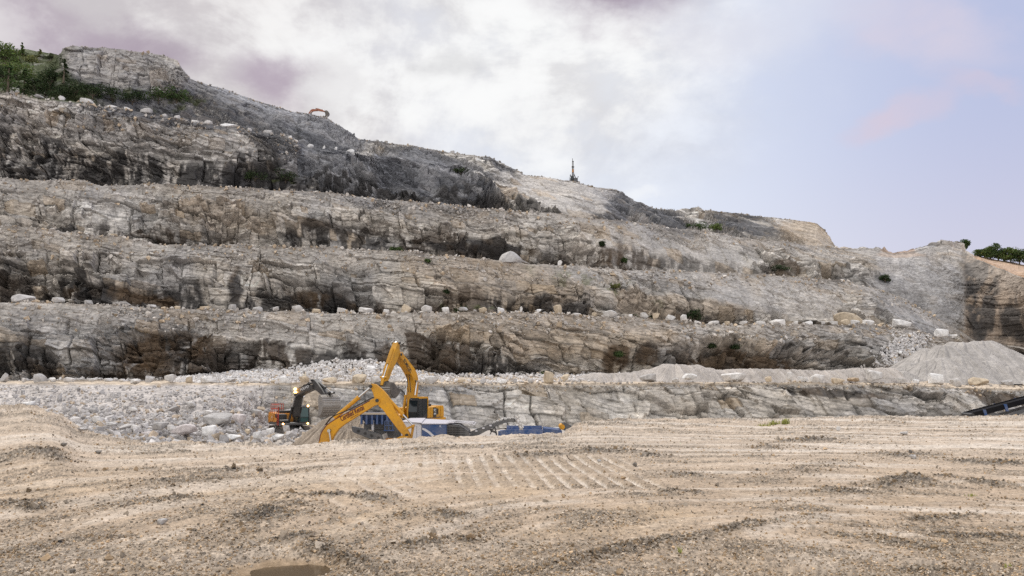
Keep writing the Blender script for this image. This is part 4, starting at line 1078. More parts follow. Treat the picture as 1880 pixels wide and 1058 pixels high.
class MB:
    def __init__(s): s.v = []; s.f = []
    def add(s, V, F):
        o = len(s.v); s.v += [tuple(float(a) for a in q) for q in V]; s.f += [[i + o for i in f] for f in F]; return s
    def box(s, c, d, R=None):
        x, y, z_ = d[0] / 2, d[1] / 2, d[2] / 2
        V = [Vector(q) for q in ((-x,-y,-z_),(x,-y,-z_),(x,y,-z_),(-x,y,-z_),(-x,-y,z_),(x,-y,z_),(x,y,z_),(-x,y,z_))]
        if R is not None: V = [R @ q for q in V]
        return s.add([q + Vector(c) for q in V], [(0,3,2,1),(4,5,6,7),(0,1,5,4),(1,2,6,5),(2,3,7,6),(3,0,4,7)])
    def bar(s, p0, p1, w, h=None, up=(0, 0, 1)):
        p0, p1 = Vector(p0), Vector(p1); d = p1 - p0; L = d.length; d.normalize()
        upv = Vector(up)
        if abs(d.dot(upv)) > .98: upv = Vector((1, 0, 0))
        y = upv.cross(d).normalized(); z_ = d.cross(y)
        R = Matrix((d, y, z_)).transposed()
        return s.box((p0 + p1) / 2, (L, w, h or w), R)
    def prism(s, poly, y0, y1):
        a = sum(p[0] * q[1] - q[0] * p[1] for p, q in zip(poly, poly[1:] + poly[:1]))
        if a < 0: poly = poly[::-1]
        n = len(poly)
        V = [(p[0], y0, p[1]) for p in poly] + [(p[0], y1, p[1]) for p in poly]
        F = [list(range(n)), list(range(2 * n - 1, n - 1, -1))] + [[(i + 1) % n, i, i + n, (i + 1) % n + n] for i in range(n)]
        return s.add(V, F)
    def tube(s, p0, p1, r, r1=None, n=12):
        p0, p1 = Vector([float(a) for a in p0]), Vector([float(a) for a in p1]); d = (p1 - p0).normalized(); r = float(r)
        a = Vector((0, 0, 1)) if abs(d.z) < .9 else Vector((1, 0, 0))
        u = d.cross(a).normalized(); w = d.cross(u); r1 = r if r1 is None else float(r1)
        V = [p0 + r * (math.cos(2 * math.pi * i / n) * u + math.sin(2 * math.pi * i / n) * w) for i in range(n)] + \
            [p1 + r1 * (math.cos(2 * math.pi * i / n) * u + math.sin(2 * math.pi * i / n) * w) for i in range(n)]
        F = [list(range(n - 1, -1, -1)), list(range(n, 2 * n))] + [[i, (i + 1) % n, (i + 1) % n + n, i + n] for i in range(n)]
        return s.add(V, F)
    def hose(s, pts, r, n=6):
        for a, c in zip(pts[:-1], pts[1:]): s.tube(a, c, r, n=n)
        return s
    def build(s, name, mat, parent=None, bevel=0.0):
        me = bpy.data.meshes.new(name); me.from_pydata(s.v, [], s.f)
        bm = bmesh.new(); bm.from_mesh(me); bmesh.ops.recalc_face_normals(bm, faces=bm.faces)
        if bevel:
            es = [e for e in bm.edges if len(e.link_faces) == 2 and e.calc_face_angle(0) > .6]
            bmesh.ops.bevel(bm, geom=es, offset=bevel, segments=2, affect='EDGES', clamp_overlap=True)
        bm.to_mesh(me); bm.free()
        me.materials.append(mat); me.update()
        o = bpy.data.objects.new(name, me); COL.objects.link(o)
        if parent: o.parent = parent
        return o

def empty(name, loc, rz=0.0):
    o = bpy.data.objects.new(name, None); COL.objects.link(o); o.location = loc; o.rotation_euler = (0, 0, rz); o.empty_display_size = .3
    return o

def text_on(body, parent, origin, xdir, updir, width, mat, height=None, shear=0.0, bold=.0, name='lettering'):
    cu = bpy.data.curves.new(name, 'FONT'); cu.body = body; cu.shear = shear; cu.offset = bold; cu.extrude = .004; cu.size = 1
    o = bpy.data.objects.new(name, cu); COL.objects.link(o)
    bpy.context.view_layer.update()
    w0, h0 = max(o.dimensions.x, .01), max(o.dimensions.y, .01)
    me = bpy.data.meshes.new_from_object(o.evaluated_get(bpy.context.evaluated_depsgraph_get()))
    bpy.data.objects.remove(o)
    x = Vector(xdir).normalized(); u = Vector(updir); u = (u - x * u.dot(x)).normalized(); n = x.cross(u)
    sx = width / w0; sy = (height / h0) if height else sx
    V = np.empty(len(me.vertices) * 3, f4); me.vertices.foreach_get('co', V); V = V.reshape(-1, 3)
    V = Vector(origin) and (np.array(origin)[None] + V[:, :1] * sx * np.array(x)[None] + V[:, 1:2] * sy * np.array(u)[None] + V[:, 2:3] * np.array(n)[None])
    me.vertices.foreach_set('co', V.astype(f4).ravel()); me.name = name; me.materials.clear(); me.materials.append(mat); me.update()
    o = bpy.data.objects.new(name, me); COL.objects.link(o); o.parent = parent
    return o

def offset_poly(pts, widths):
    pts = [np.array(p, float) for p in pts]
    L, Rr = [], []
    for i, (p, w) in enumerate(zip(pts, widths)):
        a = pts[max(i - 1, 0)]; c = pts[min(i + 1, len(pts) - 1)]
        d = (c - a) / (np.linalg.norm(c - a) + 1e-9); n = np.array([-d[1], d[0]])
        L.append(tuple(p + n * w / 2)); Rr.append(tuple(p - n * w / 2))
    d0 = pts[0] - pts[1]; d0 /= np.linalg.norm(d0); d1 = pts[-1] - pts[-2]; d1 /= np.linalg.norm(d1)
    return L + [tuple(pts[-1] + d1 * widths[-1] * .45)] + Rr[::-1] + [tuple(pts[0] + d0 * widths[0] * .45)]

def smooth_line(pts, n=5):
    """Catmull-Rom through (x, z, width) rows"""
    P_ = [np.array(p, float) for p in pts]; P_ = [2 * P_[0] - P_[1]] + P_ + [2 * P_[-1] - P_[-2]]
    out = []
    for a, b_, c_, d in zip(P_, P_[1:], P_[2:], P_[3:]):
        for k in range(n):
            t_ = k / n
            out.append(.5 * (2 * b_ + (c_ - a) * t_ + (2 * a - 5 * b_ + 4 * c_ - d) * t_ ** 2 + (3 * b_ - a - 3 * c_ + d) * t_ ** 3))
    out.append(P_[-2])
    return out

def ram(root, a, c_, r, frac, y, mat, name):
    """hydraulic ram: barrel part with a chrome rod as its sub-part"""
    a3 = Vector((a[0], y, a[1])); c3 = Vector((c_[0], y, c_[1])); m_ = a3.lerp(c3, frac)
    bo = MB().tube(a3, m_, r, n=14).tube(m_ - (m_ - a3).normalized() * .12, m_, r * 1.15, n=14).build(name, mat, root)
    MB().tube(m_, c3, r * .5, n=10).tube((c3.x, y - .09, c3.z), (c3.x, y + .09, c3.z), r * .9, n=10).build('piston_rod', M_ROD, bo)
    return bo

def make_track(root, y, L, W, H, mat=None):
    mb = MB(); r = H / 2; n = 44
    per = 2 * (L - H) + math.pi * H
    prof = []
    for i in range(n):
        s_ = per * i / n
        if s_ < L - H: q = (-(L - H) / 2 + s_, H, 0)
        elif s_ < L - H + math.pi * r:
            a = (s_ - (L - H)) / r; q = ((L - H) / 2 + r * math.sin(a), r + r * math.cos(a), a)
        elif s_ < 2 * (L - H) + math.pi * r: q = ((L - H) / 2 - (s_ - (L - H) - math.pi * r), 0, math.pi)
        else:
            a = math.pi + (s_ - 2 * (L - H) - math.pi * r) / r; q = (-(L - H) / 2 + r * math.sin(a), r + r * math.cos(a), a)
        prof.append(q)
    for x, z_, a in prof:                                          # shoes
        R = Matrix.Rotation(a, 3, 'Y')
        mb.box(Vector((x, y, z_)) + R @ Vector((0, 0, -.03)), (per / n * .9, W, .06), R)
        mb.box(Vector((x, y, z_)) + R @ Vector((-.03, 0, .015)), (.03, W, .05), R)
    tr = mb.build('track', mat or M_TRK, root)
    fr = MB().prism([(-(L - H) / 2, .16), ((L - H) / 2, .16), ((L - H) / 2, H - .14), (-(L - H) / 2, H - .14)], y - W * .3, y + W * .3)
    for s_ in (-1, 1): fr.tube((s_ * (L - H) / 2, y - W * .36, r), (s_ * (L - H) / 2, y + W * .36, r), r - .1, n=18)
    for k in range(6): fr.tube((-(L - H) / 2 * .8 + k * (L - H) * .8 / 5, y - W * .36, .2), (-(L - H) / 2 * .8 + k * (L - H) * .8 / 5, y + W * .36, .2), .12, n=12)
    fr.build('track_frame', M_GRY, tr)

def make_bucket(root, piv, ang, width, sc, mat, lip=None):
    """digging bucket hung at its pin; ang turns it about the pin (0 = mouth towards the machine)"""
    ca, sa = math.cos(ang), math.sin(ang)
    def T(x, z_): return (piv[0] + sc * (x * ca - z_ * sa), piv[1] + sc * (x * sa + z_ * ca))
    outer = [(.05, .10), (.42, .06), (.72, -.12), (.90, -.42), (.92, -.76), (.78, -1.05), (.50, -1.27), (.12, -1.38), (-.28, -1.40)]
    inner = [(-.25, -1.34), (.12, -1.31), (.46, -1.20), (.71, -1.0), (.84, -.74), (.82, -.44), (.66, -.18), (.40, 0.0), (.05, .02)]
    w = width / 2
    bo = MB().prism([T(*q) for q in outer + inner], -w, w).build('bucket', mat, root, .01)
    side = [(.05, .08), (.42, .05), (.71, -.12), (.89, -.42), (.91, -.76), (.77, -1.04), (.50, -1.25), (.12, -1.36), (-.2, -1.37), (-.02, -.9), (-.08, -.3)]
    for s_ in (-1, 1):
        MB().prism([T(*q) for q in side], s_ * w - .03, s_ * w + .03).build('side_plate', mat, bo)
    rb = MB()
    for (x0, z0), (x1, z1) in zip(outer[1:-1], outer[2:]):          # wear strips across the back
        for f_ in (.2, .7):
            c_ = T(lerp(x0, x1, f_) * 1.015, lerp(z0, z1, f_) * 1.012)
            rb.box((c_[0], 0, c_[1]), (.07 * sc, width * .98, .05 * sc), Matrix.Rotation(-ang - math.atan2(z1 - z0, x1 - x0), 3, 'Y'))
    rb.build('wear_strip', M_STL, bo)
    for k in range(5):
        y = -w * .9 + k * w * .45
        a = T(-.22, -1.37); c_ = T(-.55, -1.39)
        MB().bar((a[0], y, a[1]), (c_[0], y, c_[1]), .13, .1).build('tooth', M_STL, bo)
    er = MB()
    for s_ in (-.22, .22): er.prism([T(-.12, .0), T(.0, .16), T(.34, .2), T(.5, .02), T(.1, -.05)], s_ - .04, s_ + .04)
    er.build('bucket_ear', mat, bo)
    return T(.36, .12)

def excavator(spec):
    name, label, loc, hd = spec['name'], spec['label'], Vector(spec['loc']), spec['heading']
    body, dark, arm = spec['body'], spec.get('dark', M_BLK), spec['arm']
    root = tag(empty(name, loc, hd), label, 'excavator')
    ch, sh = math.cos(hd), math.sin(hd)
    def loc2(px, py):
        d = P(px, py, 1.0) - np.array([0, 0, CAMZ]); n = np.array([-sh, ch, 0]); o_ = np.array(loc) - np.array([0, 0, CAMZ])
        t_ = (o_ @ n) / (d @ n); q = d * t_ - o_
        return (q[0] * ch + q[1] * sh, q[2])
    k = spec.get('k', 1.0)
    W = 1.42 * k
    for s_ in (-1, 1): make_track(root, s_ * 1.18 * k, 4.3 * k, .62 * k, .95 * k)
    MB().box((0, 0, .62 * k), (2.2 * k, 1.9 * k, .5 * k)).tube((0, 0, .8 * k), (0, 0, 1.12 * k), .62 * k, n=24).build('undercarriage', M_GRY, root, .02)
    # superstructure
    MB().prism([(-2.5 * k, 1.12 * k), (1.55 * k, 1.12 * k), (1.7 * k, 1.2 * k), (1.7 * k, 1.36 * k), (-2.5 * k, 1.36 * k)], -W, W).build('deck', spec.get('skirt', M_GRY), root, .02)
    cwp = [(-.2, 0), (-.95, .05), (-1.05, .35), (-1.0, .95), (-.85, 1.12), (-.2, 1.12)]
    cw = MB()
    n = 10
    ring = []
    for i in range(n + 1):
        a = -1 + 2 * i / n
        ring.append([(-1.9 * k + (x * k) * (1 - .28 * abs(a) ** 3), a * W, (1.2 + z_) * k) for x, z_ in cwp])
    V = [q for r_ in ring for q in r_]; m_ = len(cwp)
    F = [[i * m_ + j, i * m_ + (j + 1) % m_, (i + 1) * m_ + (j + 1) % m_, (i + 1) * m_ + j] for i in range(n) for j in range(m_)] + [list(range(m_)), list(range(n * m_ + m_ - 1, n * m_ - 1, -1))]
    cw.add(V, F)
    cwo = cw.build('counterweight', spec.get('cw', body), root, .025)
    if spec.get('cwtext'):
        text_on(spec['cwtext'], cwo, (-2.95 * k, .75 * k, 1.75 * k), (0, -1, 0), (0, 0, 1), 1.5 * k, M_LETK, bold=.02)
    hood = MB().prism([(-2.05 * k, 1.36 * k), (-.35 * k, 1.36 * k), (-.35 * k, 2.24 * k), (-2.0 * k, 2.3 * k)], -W + .02, W - .02)
    ho = hood.build('engine_hood', spec.get('hood', body), root, .03)
    gr = MB()
    for i in range(7): gr.box((-1.6 * k + .12 * i * k, W, 1.85 * k), (.05, .03, .5 * k))
    gr.build('vent_grille', dark, ho)
    top = MB().box((-1.2 * k, -.1, 2.38 * k), (1.1 * k, 1.5 * k, .2)).tube((-1.5 * k, -.7 * k, 2.3 * k), (-1.5 * k, -.7 * k, 2.85 * k), .09, n=10)
    top.tube((-.7 * k, .5 * k, 2.3 * k), (-.7 * k, .5 * k, 2.62 * k), .14, n=12)
    top.build('exhaust', M_BLK, root)
    tank = MB().prism([(-.33 * k, 1.36 * k), (1.35 * k, 1.36 * k), (1.4 * k, 1.62 * k), (.75 * k, 1.75 * k), (.7 * k, 2.18 * k), (-.33 * k, 2.22 * k)], -W + .01, -.52 * k)
    tank.build('tank_box', spec.get('tank', body), root, .03)
    MB().prism([(-.33 * k, 1.36 * k), (.2 * k, 1.36 * k), (.2 * k, 2.2 * k), (-.33 * k, 2.22 * k)], .45 * k, W - .02).build('side_cabinet', spec.get('cabside', body), root, .03)
    # cab on the machine's left
    y0, y1 = .42 * k, W
    xb, xf, zb, zt = .16 * k, 1.78 * k, 1.36 * k, 3.05 * k
    prof = [(xb, zb), (xf - .03, zb), (xf + .02, zb + .55 * k), (xf - .14 * k, zt - .12), (xf - .3 * k, zt), (xb + .05, zt), (xb, zt - .1)]
    cab = MB()
    cab.prism(prof, y0 + .03, y1 - .03)
    co = cab.build('cab', spec.get('cabmat', dark), root, .03)
    gl = spec.get('glass', M_GLS)
    sidew = [(xb + .12 * k, zb + .5 * k), (xb + .78 * k, zb + .16 * k), (xf - .12 * k, zb + .16 * k), (xf - .08 * k, zb + .6 * k), (xf - .25 * k, zt - .2), (xb + .12 * k, zt - .2)]
    for yy in (y0 + .022, y1 - .022):
        MB().prism(sidew, yy - .012, yy + .012).build('window', gl, co)
    for a_, c_ in (((xf - .02, zb + .1), (xf + .015, zb + .52 * k)), ((xf + .015, zb + .58 * k), (xf - .13 * k, zt - .2))):
        d = Vector((c_[0] - a_[0], 0, c_[1] - a_[1])); nrm = Vector((d.z, 0, -d.x)).normalized() * .02
        MB().add([Vector((a_[0], y0 + .1, a_[1])) + nrm, Vector((a_[0], y1 - .1, a_[1])) + nrm, Vector((c_[0], y1 - .12, c_[1])) + nrm, Vector((c_[0], y0 + .12, c_[1])) + nrm], [(0, 1, 2, 3)]).build('windscreen', gl, co)
    ps = MB()
    for (xa, za), (xc, zc) in (((xf - .0, zb), (xf + .03, zb + .55 * k)), ((xf + .03, zb + .55 * k), (xf - .13 * k, zt - .08)), ((xf - .2 * k, zt), (xb, zt)), ((xb, zt), (xb, zb))):
        for yy in (y0 + .04, y1 - .02):
            if spec.get('post') and xa > 1.4 * k and xc > 1.4 * k and yy > 1: continue
            ps.bar((xa, yy, za), (xc, yy, zc), .08, .08)
    ps.build('cab_frame', spec.get('post', dark), co)
    MB().bar((xb + .8 * k, y1 - .02, zb), (xb + .78 * k, y1 - .02, zt), .06, .06).build('door_post', dark, co)
    if spec.get('roof'):
        MB().prism([(xb - .05, zt + .01), (xf - .28 * k, zt + .01), (xf - .3 * k, zt + .1), (xb, zt + .1)], y0, y1).build('cab_roof', spec['roof'], co, .02)
    # boom, stick, bucket
    J = {q: loc2(*v) if q not in ('x',) else v for q, v in spec['joints'].items()}
    if 'boom_outline' in spec: bp_ = [loc2(*q) for q in spec['boom_outline']]
    else:
        f_, b_, tp = (np.array(J[q]) for q in ('foot', 'bend', 'tip'))
        rows_ = smooth_line([(*f_, .42 * k), (*(f_ * .5 + b_ * .5 + (b_ - (f_ + tp) / 2) * .10), .66 * k), (*b_, .80 * k), (*(b_ * .45 + tp * .55 + (b_ - (f_ + tp) / 2) * .08), .60 * k), (*tp, .42 * k)])
        bp_ = offset_poly([r_[:2] for r_ in rows_], [r_[2] for r_ in rows_])
    bw = .33 * k
    bm_ = MB().prism(bp_, -bw, bw).build('boom', arm, root, .02)
    if 'stick_outline' in spec: sp_ = [loc2(*q) for q in spec['stick_outline']]
    else:
        e_, tp, s_ = (np.array(J[q]) for q in ('ear', 'tip', 'end'))
        ax = (s_ - e_) / np.linalg.norm(s_ - e_)
        rows_ = [(*e_, .26 * k), (*(e_ * .82 + s_ * .18 + .25 * (tp - (e_ * .82 + s_ * .18))), .74 * k), (*(e_ * .66 + s_ * .34 + .25 * (tp - (e_ * .66 + s_ * .34))), .78 * k), (*(e_ * .3 + s_ * .7), .52 * k), (*s_, .30 * k)]
        sp_ = offset_poly([r_[:2] for r_ in rows_], [r_[2] for r_ in rows_])
    st = MB().prism(sp_, -bw * .78, bw * .78).build('stick', spec.get('stickmat', arm), root, .02)
    for q in ('tip', 'ear', 'end', 'bpin'):
        MB().tube((J[q][0], -bw - .06, J[q][1]), (J[q][0], bw + .06, J[q][1]), .11 * k, n=14).build('pivot_pin', M_BLK, root)
    # rams
    base = spec.get('ram_base', (1.15 * k, 1.35 * k))
    for s_ in (-1, 1): ram(root, base, J['bpin'], .115 * k, .62, s_ * (bw + .13), arm, 'boom_ram')
    ram(root, J['sram'], J['ear'], .13 * k, spec.get('sfrac', .6), 0, spec.get('rammat', arm), 'stick_ram')
    bk = make_bucket(root, J['end'], spec['bucket_ang'], spec['bucket_w'], spec['bucket_s'], spec['bucketmat'])
    lk = J['link']
    ram(root, J['bram'], lk, .11 * k, spec.get('bfrac', .55), 0, spec.get('rammat', arm), 'bucket_ram')
    l_ = MB()
    e_ = J['end']; tpp = J['tip']; on = (e_[0] * .86 + tpp[0] * .14, e_[1] * .86 + tpp[1] * .14)
    for s_ in (-.24 * k, .24 * k): l_.bar((on[0], s_, on[1]), (lk[0], s_, lk[1]), .07, .14 * k)
    l_.bar((lk[0], 0, lk[1]), (bk[0], 0, bk[1]), .24 * k, .14 * k)
    l_.tube((lk[0], -.3 * k, lk[1]), (lk[0], .3 * k, lk[1]), .09 * k, n=12)
    l_.build('bucket_link', spec.get('linkmat', M_YEL2 if arm is M_YEL else arm), root, .015)
    if 'hose' in spec:
        h_ = MB()
        for off in (-.12, .12):
            h_.hose([(q[0], off, q[1]) for q in [loc2(*v) for v in spec['hose']]], .035 * k)
        h_.build('hose', M_RUB, root)
    return root, loc2, bm_, co, ho, cwo

# yellow machine in front, most of it down behind the lip of the floor
z1 = -5.0
E1, l1, boom1, *_ = excavator(dict(name='excavator', label='yellow excavator behind the sandy lip, arm bent down, dark red words on its boom', loc=(float(x_of(588, 52, z1)), 52, z1), heading=0.0, body=M_YEL, arm=M_YEL, k=1.0,
    joints=dict(foot=(603, 862), bend=(606, 770), tip=(694, 735), ear=(682, 709.5), end=(748, 799), bpin=(607, 790), sram=(614, 768), bram=(709, 728), link=(759, 782)), sfrac=.66, bfrac=.62,
    boom_outline=[(583, 850), (585, 828), (587.6, 810), (590.5, 796), (594.5, 788.5), (602, 779), (612.6, 771.7), (622, 766), (640, 756.3), (660, 745.6), (680, 735), (690, 730), (697, 731.5), (700, 737), (696, 742.5), (688.7, 745), (667, 758.2), (645, 772.2), (634, 779), (624, 786.5), (617, 795.6), (612, 804), (609, 816), (609, 835), (612, 856), (608, 867), (600, 871), (590, 866)],
    stick_outline=[(680, 709), (683.5, 704.5), (691, 706), (703, 716), (713, 727), (722, 744), (729, 758), (744, 782), (753, 797), (751, 803), (745, 804), (738, 796), (731, 788), (725, 780), (712, 763), (704, 752), (697, 746), (690, 737), (686, 722)],
    bucket_ang=-1.25, bucket_w=1.3, bucket_s=1.0, bucketmat=M_YEL2, hose=[(598, 780), (606, 769), (614, 763), (640, 753), (684, 730), (696, 733), (698, 748), (708, 752), (712, 740)]))
x0, z0 = l1(628.8, 773.2); x1_, zz1 = l1(671, 751.0)
text_on('Certified Rental', boom1, (x0, -.345, z0), (x1_ - x0, 0, zz1 - z0), (0, 0, 1), math.hypot(x1_ - x0, zz1 - z0), M_LET, height=.34, bold=.018, shear=.10)
xa, za = l1(645, 767.8); xb_, zb_ = l1(660, 759.8)
MB().bar((xa, -.338, za), (xb_, -.338, zb_), .01, .025).build('lettering', M_LET, boom1)
ed = MB()
edge_pts = [l1(*q) for q in ((588.1, 810), (591, 796.3), (595, 789), (602.4, 779.6), (613, 772.3), (622.3, 766.7), (640.3, 757), (660.3, 746.3), (680.3, 735.7))]
for a_, c_ in zip(edge_pts[:-1], edge_pts[1:]): ed.bar((a_[0], -.335, a_[1]), (c_[0], -.335, c_[1]), .014, .05)
ed.build('edge_stripe', M_LET, boom1)

# black and orange machine in the rubble
z2 = -3.05
E2, l2, boom2, cab2, hood2, cw2 = excavator(dict(name='excavator', label='orange excavator with black boom, lit lamps and a ribbed bucket, in the white rubble', loc=(float(x_of(531, 82, z2)), 82, z2), heading=math.radians(-57), body=M_ORG, arm=M_BLK, dark=M_BLK, skirt=M_GRY, hood=M_ORG, tank=M_BLK, cabside=M_BLK, glass=M_GLG, k=1.0,
    joints=dict(foot=(543, 763), bend=(550, 722), tip=(580, 710), ear=(578, 698.5), end=(601, 728), bpin=(549, 729), sram=(553, 713), bram=(586, 703), link=(609, 721)), stickmat=M_BLK, rammat=M_BLK,
    bucket_ang=.12, bucket_w=1.62, bucket_s=1.28, bucketmat=M_STL, linkmat=M_BLK, hose=[(549, 735), (551, 716), (560, 707), (577, 703), (588, 706)]))
def lamp_on(parent, root, lp, r=.085):
    o = MB().tube((lp[0], lp[1], lp[2]), (lp[0] + .06, lp[1], lp[2]), r, n=12).build('lamp', M_LAMP, parent)
    return o
x_, z_ = l2(549.5, 716); lamp_on(boom2, E2, (x_ + .05, -.43, z_ + .08), .14); lamp_on(boom2, E2, (x_ + .0, -.43, z_ - .22), .11); lamp_on(boom2, E2, (x_ + .35, -.43, z_ - .22), .08)
for s_ in (-.42,): MB().box((x_ + .0, -.38, z_ - .05), (.12, .1, .6)).build('lamp_bracket', M_GRY, boom2)
lamp_on(cab2, E2, (1.7, 1.28, 3.02), .1); lamp_on(cab2, E2, (1.78, 1.28, 1.28), .09); lamp_on(cab2, E2, (1.72, -1.2, 1.3), .09)
xa, za = l2(557.5, 717.5); xb_, zb_ = l2(573.5, 710.5)
text_on('VOLVO', boom2, (xa, -.345, za - .05), (xb_ - xa, 0, zb_ - za), (0, 0, 1), math.hypot(xb_ - xa, zb_ - za), M_LETW, height=.26, bold=.03)
rl = MB()                                                            # red rails on the right side of the deck
zr = 2.22
rp = [(-1.9, -1.38), (-1.25, -1.38), (-.6, -1.38), (.1, -1.38), (.75, -1.38)]
for q in rp: rl.tube((q[0], q[1], 1.75 if q[0] > .5 else zr), (q[0], q[1], 3.15), .028, n=6)
for h in (2.7, 3.15): rl.tube((rp[0][0], -1.38, h), (rp[-1][0], -1.38, h), .028, n=6)
for q in (( -1.9, -.3), (-1.25, -.3)): rl.tube((q[0], q[1], zr), (q[0], q[1], 3.15), .028, n=6)
for h in (2.7, 3.15): rl.tube((-1.9, -1.38, h), (-1.9, -.3, h), .028, n=6); rl.tube((-1.9, -.3, h), (-1.25, -.3, h), .028, n=6)
for i in range(5): rl.tube((.8 + .09 * i, -1.44, 1.4 - .0 + .3 * i * 0), (.8 + .09 * i, -1.44, 1.42), .02, n=5)
rl.tube((.55, -1.44, 1.1), (.35, -1.42, 2.3), .03, n=6).tube((.95, -1.44, 1.1), (.75, -1.42, 2.3), .03, n=6)
for i in range(5): rl.tube((.5 - .035 * i, -1.44, 1.25 + .22 * i), (.9 - .035 * i, -1.44, 1.25 + .22 * i), .022, n=5)
rl.build('handrail', M_RED, E2)
MB().prism([(-2.0, 1.42), (-1.05, 1.42), (-.8, 1.62), (-.62, 2.2), (-2.0, 2.26)], -1.452, -1.43).build('side_door', M_ORG, E2)
MB().prism([(-.55, 1.42), (.15, 1.42), (.45, 1.6), (.42, 1.8), (-.4, 1.9)], -1.452, -1.43).build('side_door', M_ORG, E2)
text_on('V', E2, (-1.35, -1.46, 1.7), (1, 0, 0), (0, 0, 1), .22, M_LETW, height=.3, bold=.04)

# yellow machine on the rock pad behind the crusher
z3 = -2.05
E3, l3, boom3, cab3, hood3, cw3 = excavator(dict(name='excavator', label='yellow excavator with raised boom, standing behind the blue crusher and facing us', loc=(float(x_of(760, 70.5, z3)), 70.5, z3), heading=math.radians(180 + 66), body=M_YEL, arm=M_YEL, dark=M_BLK, roof=M_YEL, post=M_YEL, k=1.03, tank=M_YEL,
    joints=dict(foot=(753.5, 764), bend=(757, 694), tip=(730, 651), ear=(727.5, 630), end=(705, 702), bpin=(757, 700), sram=(749, 675), bram=(721, 640), link=(704, 693)), stickmat=M_YEL2, rammat=M_YEL2,
    bucket_ang=-1.0, bucket_w=1.6, bucket_s=1.05, bucketmat=M_TRK, hose=[(752, 720), (748, 680), (731, 655), (727, 640)]))
xa, za = l3(736.5, 659); xb_, zb_ = l3(750, 682)
nrm_y = .345
text_on('KOMATSU', boom3, (xa, nrm_y, za + .05), (xb_ - xa, 0, zb_ - za), (-(zb_ - za), 0, xb_ - xa), math.hypot(xb_ - xa, zb_ - za) * .95, M_LETK, height=.36, bold=.03)
MB().box((-1.05, 1.475, 1.85), (.52, .02, .80)).build('badge_panel', M_LETK, E3)
text_on('PC', E3, (-.84, 1.49, 1.92), (-1, 0, 0), (0, 0, 1), .38, M_LETW, bold=.03)
text_on('490', E3, (-.84, 1.49, 1.62), (-1, 0, 0), (0, 0, 1), .40, M_LETW, bold=.03)
MB().bar((1.8, 1.52, 1.25), (-2.9, 1.52, 1.25), .06, .2).build('deck_rail', M_YEL, E3)
for q in ((1.75, -1.3), (1.2, -1.45)):
    MB().tube((q[0], q[1], 1.4), (q[0], q[1], 2.5), .03, n=6).box((q[0], q[1], 2.55), (.08, .22, .35)).build('mirror', M_BLK, E3)

# the arm on the skyline
c4 = col_at(575); fz4 = LV[11]; Y4 = float(fz4[0][c4] + 6.5); z4 = float(z_of(214.5, Y4)) - 2.15
E4, *_ = excavator(dict(name='excavator', label='distant rusty orange excavator on the skyline, only its bent arm showing', loc=(float(x_of(556, Y4, z4)), Y4, z4), heading=0.0, body=M_ORG, arm=solid_mat('rusty orange paint', (.30, .10, .05), .6, 0, .3), k=.72,
    joints=dict(foot=(562, 218), bend=(573, 203.5), tip=(583, 203), ear=(580.5, 199.8), end=(597, 205.5), bpin=(572, 206), sram=(570, 204), bram=(584, 200.5), link=(600, 203.5)), bucket_ang=.25, bucket_w=1.1, bucket_s=.95, bucketmat=M_TRK))

# ---- blue mobile crusher
YC = 62.0
def cp(px, py, Y=YC): q = P(px, py, Y); return float(q[0]), float(q[2])
cr = tag(empty('rock_crusher', (*[cp(760, 800)[0]], YC, -4.4)[:3]), 'blue and white mobile crusher with dark conveyor, between the yellow excavators and sandy lip', 'crusher')
ox, oz = cp(760, 800)[0], -4.4
def L(px, py, Y=YC): a, c_ = cp(px, py, Y); return a - ox, c_ - oz
def lp(*pts): return [L(*q) for q in pts]
# local y is depth from YC
hp = MB()
x0, zt = L(665, 758.5); x1_, _ = L(724, 758.5); zb = L(700, 777)[1]; zt2 = zt
for yy in (-1.5, 1.5):
    s_ = 1 if yy > 0 else -1
    hp.add([(x0, yy, zt), (x1_, yy, zt), (x1_ - .3, yy - s_ * .5, zb), (x0 + .5, yy - s_ * .5, zb), (x0, yy + s_ * .06, zt), (x1_, yy + s_ * .06, zt), (x1_ - .3, yy - s_ * .44, zb), (x0 + .5, yy - s_ * .44, zb)], [(0,1,2,3),(7,6,5,4),(0,4,5,1),(1,5,6,2),(2,6,7,3),(3,7,4,0)])
for xx, xi in ((x0, .5), (x1_, -.3)):
    hp.add([(xx, -1.5, zt), (xx, 1.5, zt), (xx + xi, 1.0, zb), (xx + xi, -1.0, zb), (xx + .06, -1.5, zt), (xx + .06, 1.5, zt), (xx + xi + .06, 1.0, zb), (xx + xi + .06, -1.0, zb)], [(0,1,2,3),(7,6,5,4),(0,4,5,1),(1,5,6,2),(2,6,7,3),(3,7,4,0)])
hpo = hp.build('hopper', M_BLU, cr)
rb = MB()
for px in (671, 680, 690, 699, 708, 717):
    a, c_ = L(px, 759)
    rb.prism([(a - .07, zt), (a + .07, zt), (a + .07, zb), (a - .07, zb)], -1.62, -1.42)
rb.build('hopper_rib', M_BLU, hpo)
MB().box(((x0 + x1_) / 2, -1.54, zt + .03), (x1_ - x0 + .15, .28, .14)).build('hopper_rim', M_SAND, hpo)
MB().box(((x0 + x1_) / 2, 0, zb - .2), (x1_ - x0 - .6, 1.7, .5)).box(((x0 + x1_) / 2 + .1, -1.0, zb - .35), (1.5, .1, .12)).build('vibrating_feeder', M_GRY, cr, .03)
mid_ = MB()
mid_.prism(lp((672, 778), (748, 776), (748, 806), (715, 806), (690, 792)), -.9, .9)
mid_.box((L(716, 780)[0], -1.1, L(716, 780)[1]), (.5, .4, .8))
mid_.build('crusher_jaw_housing', M_GRY, cr, .03)
a, c_ = L(690, 770); a2, c2 = L(690, 788)
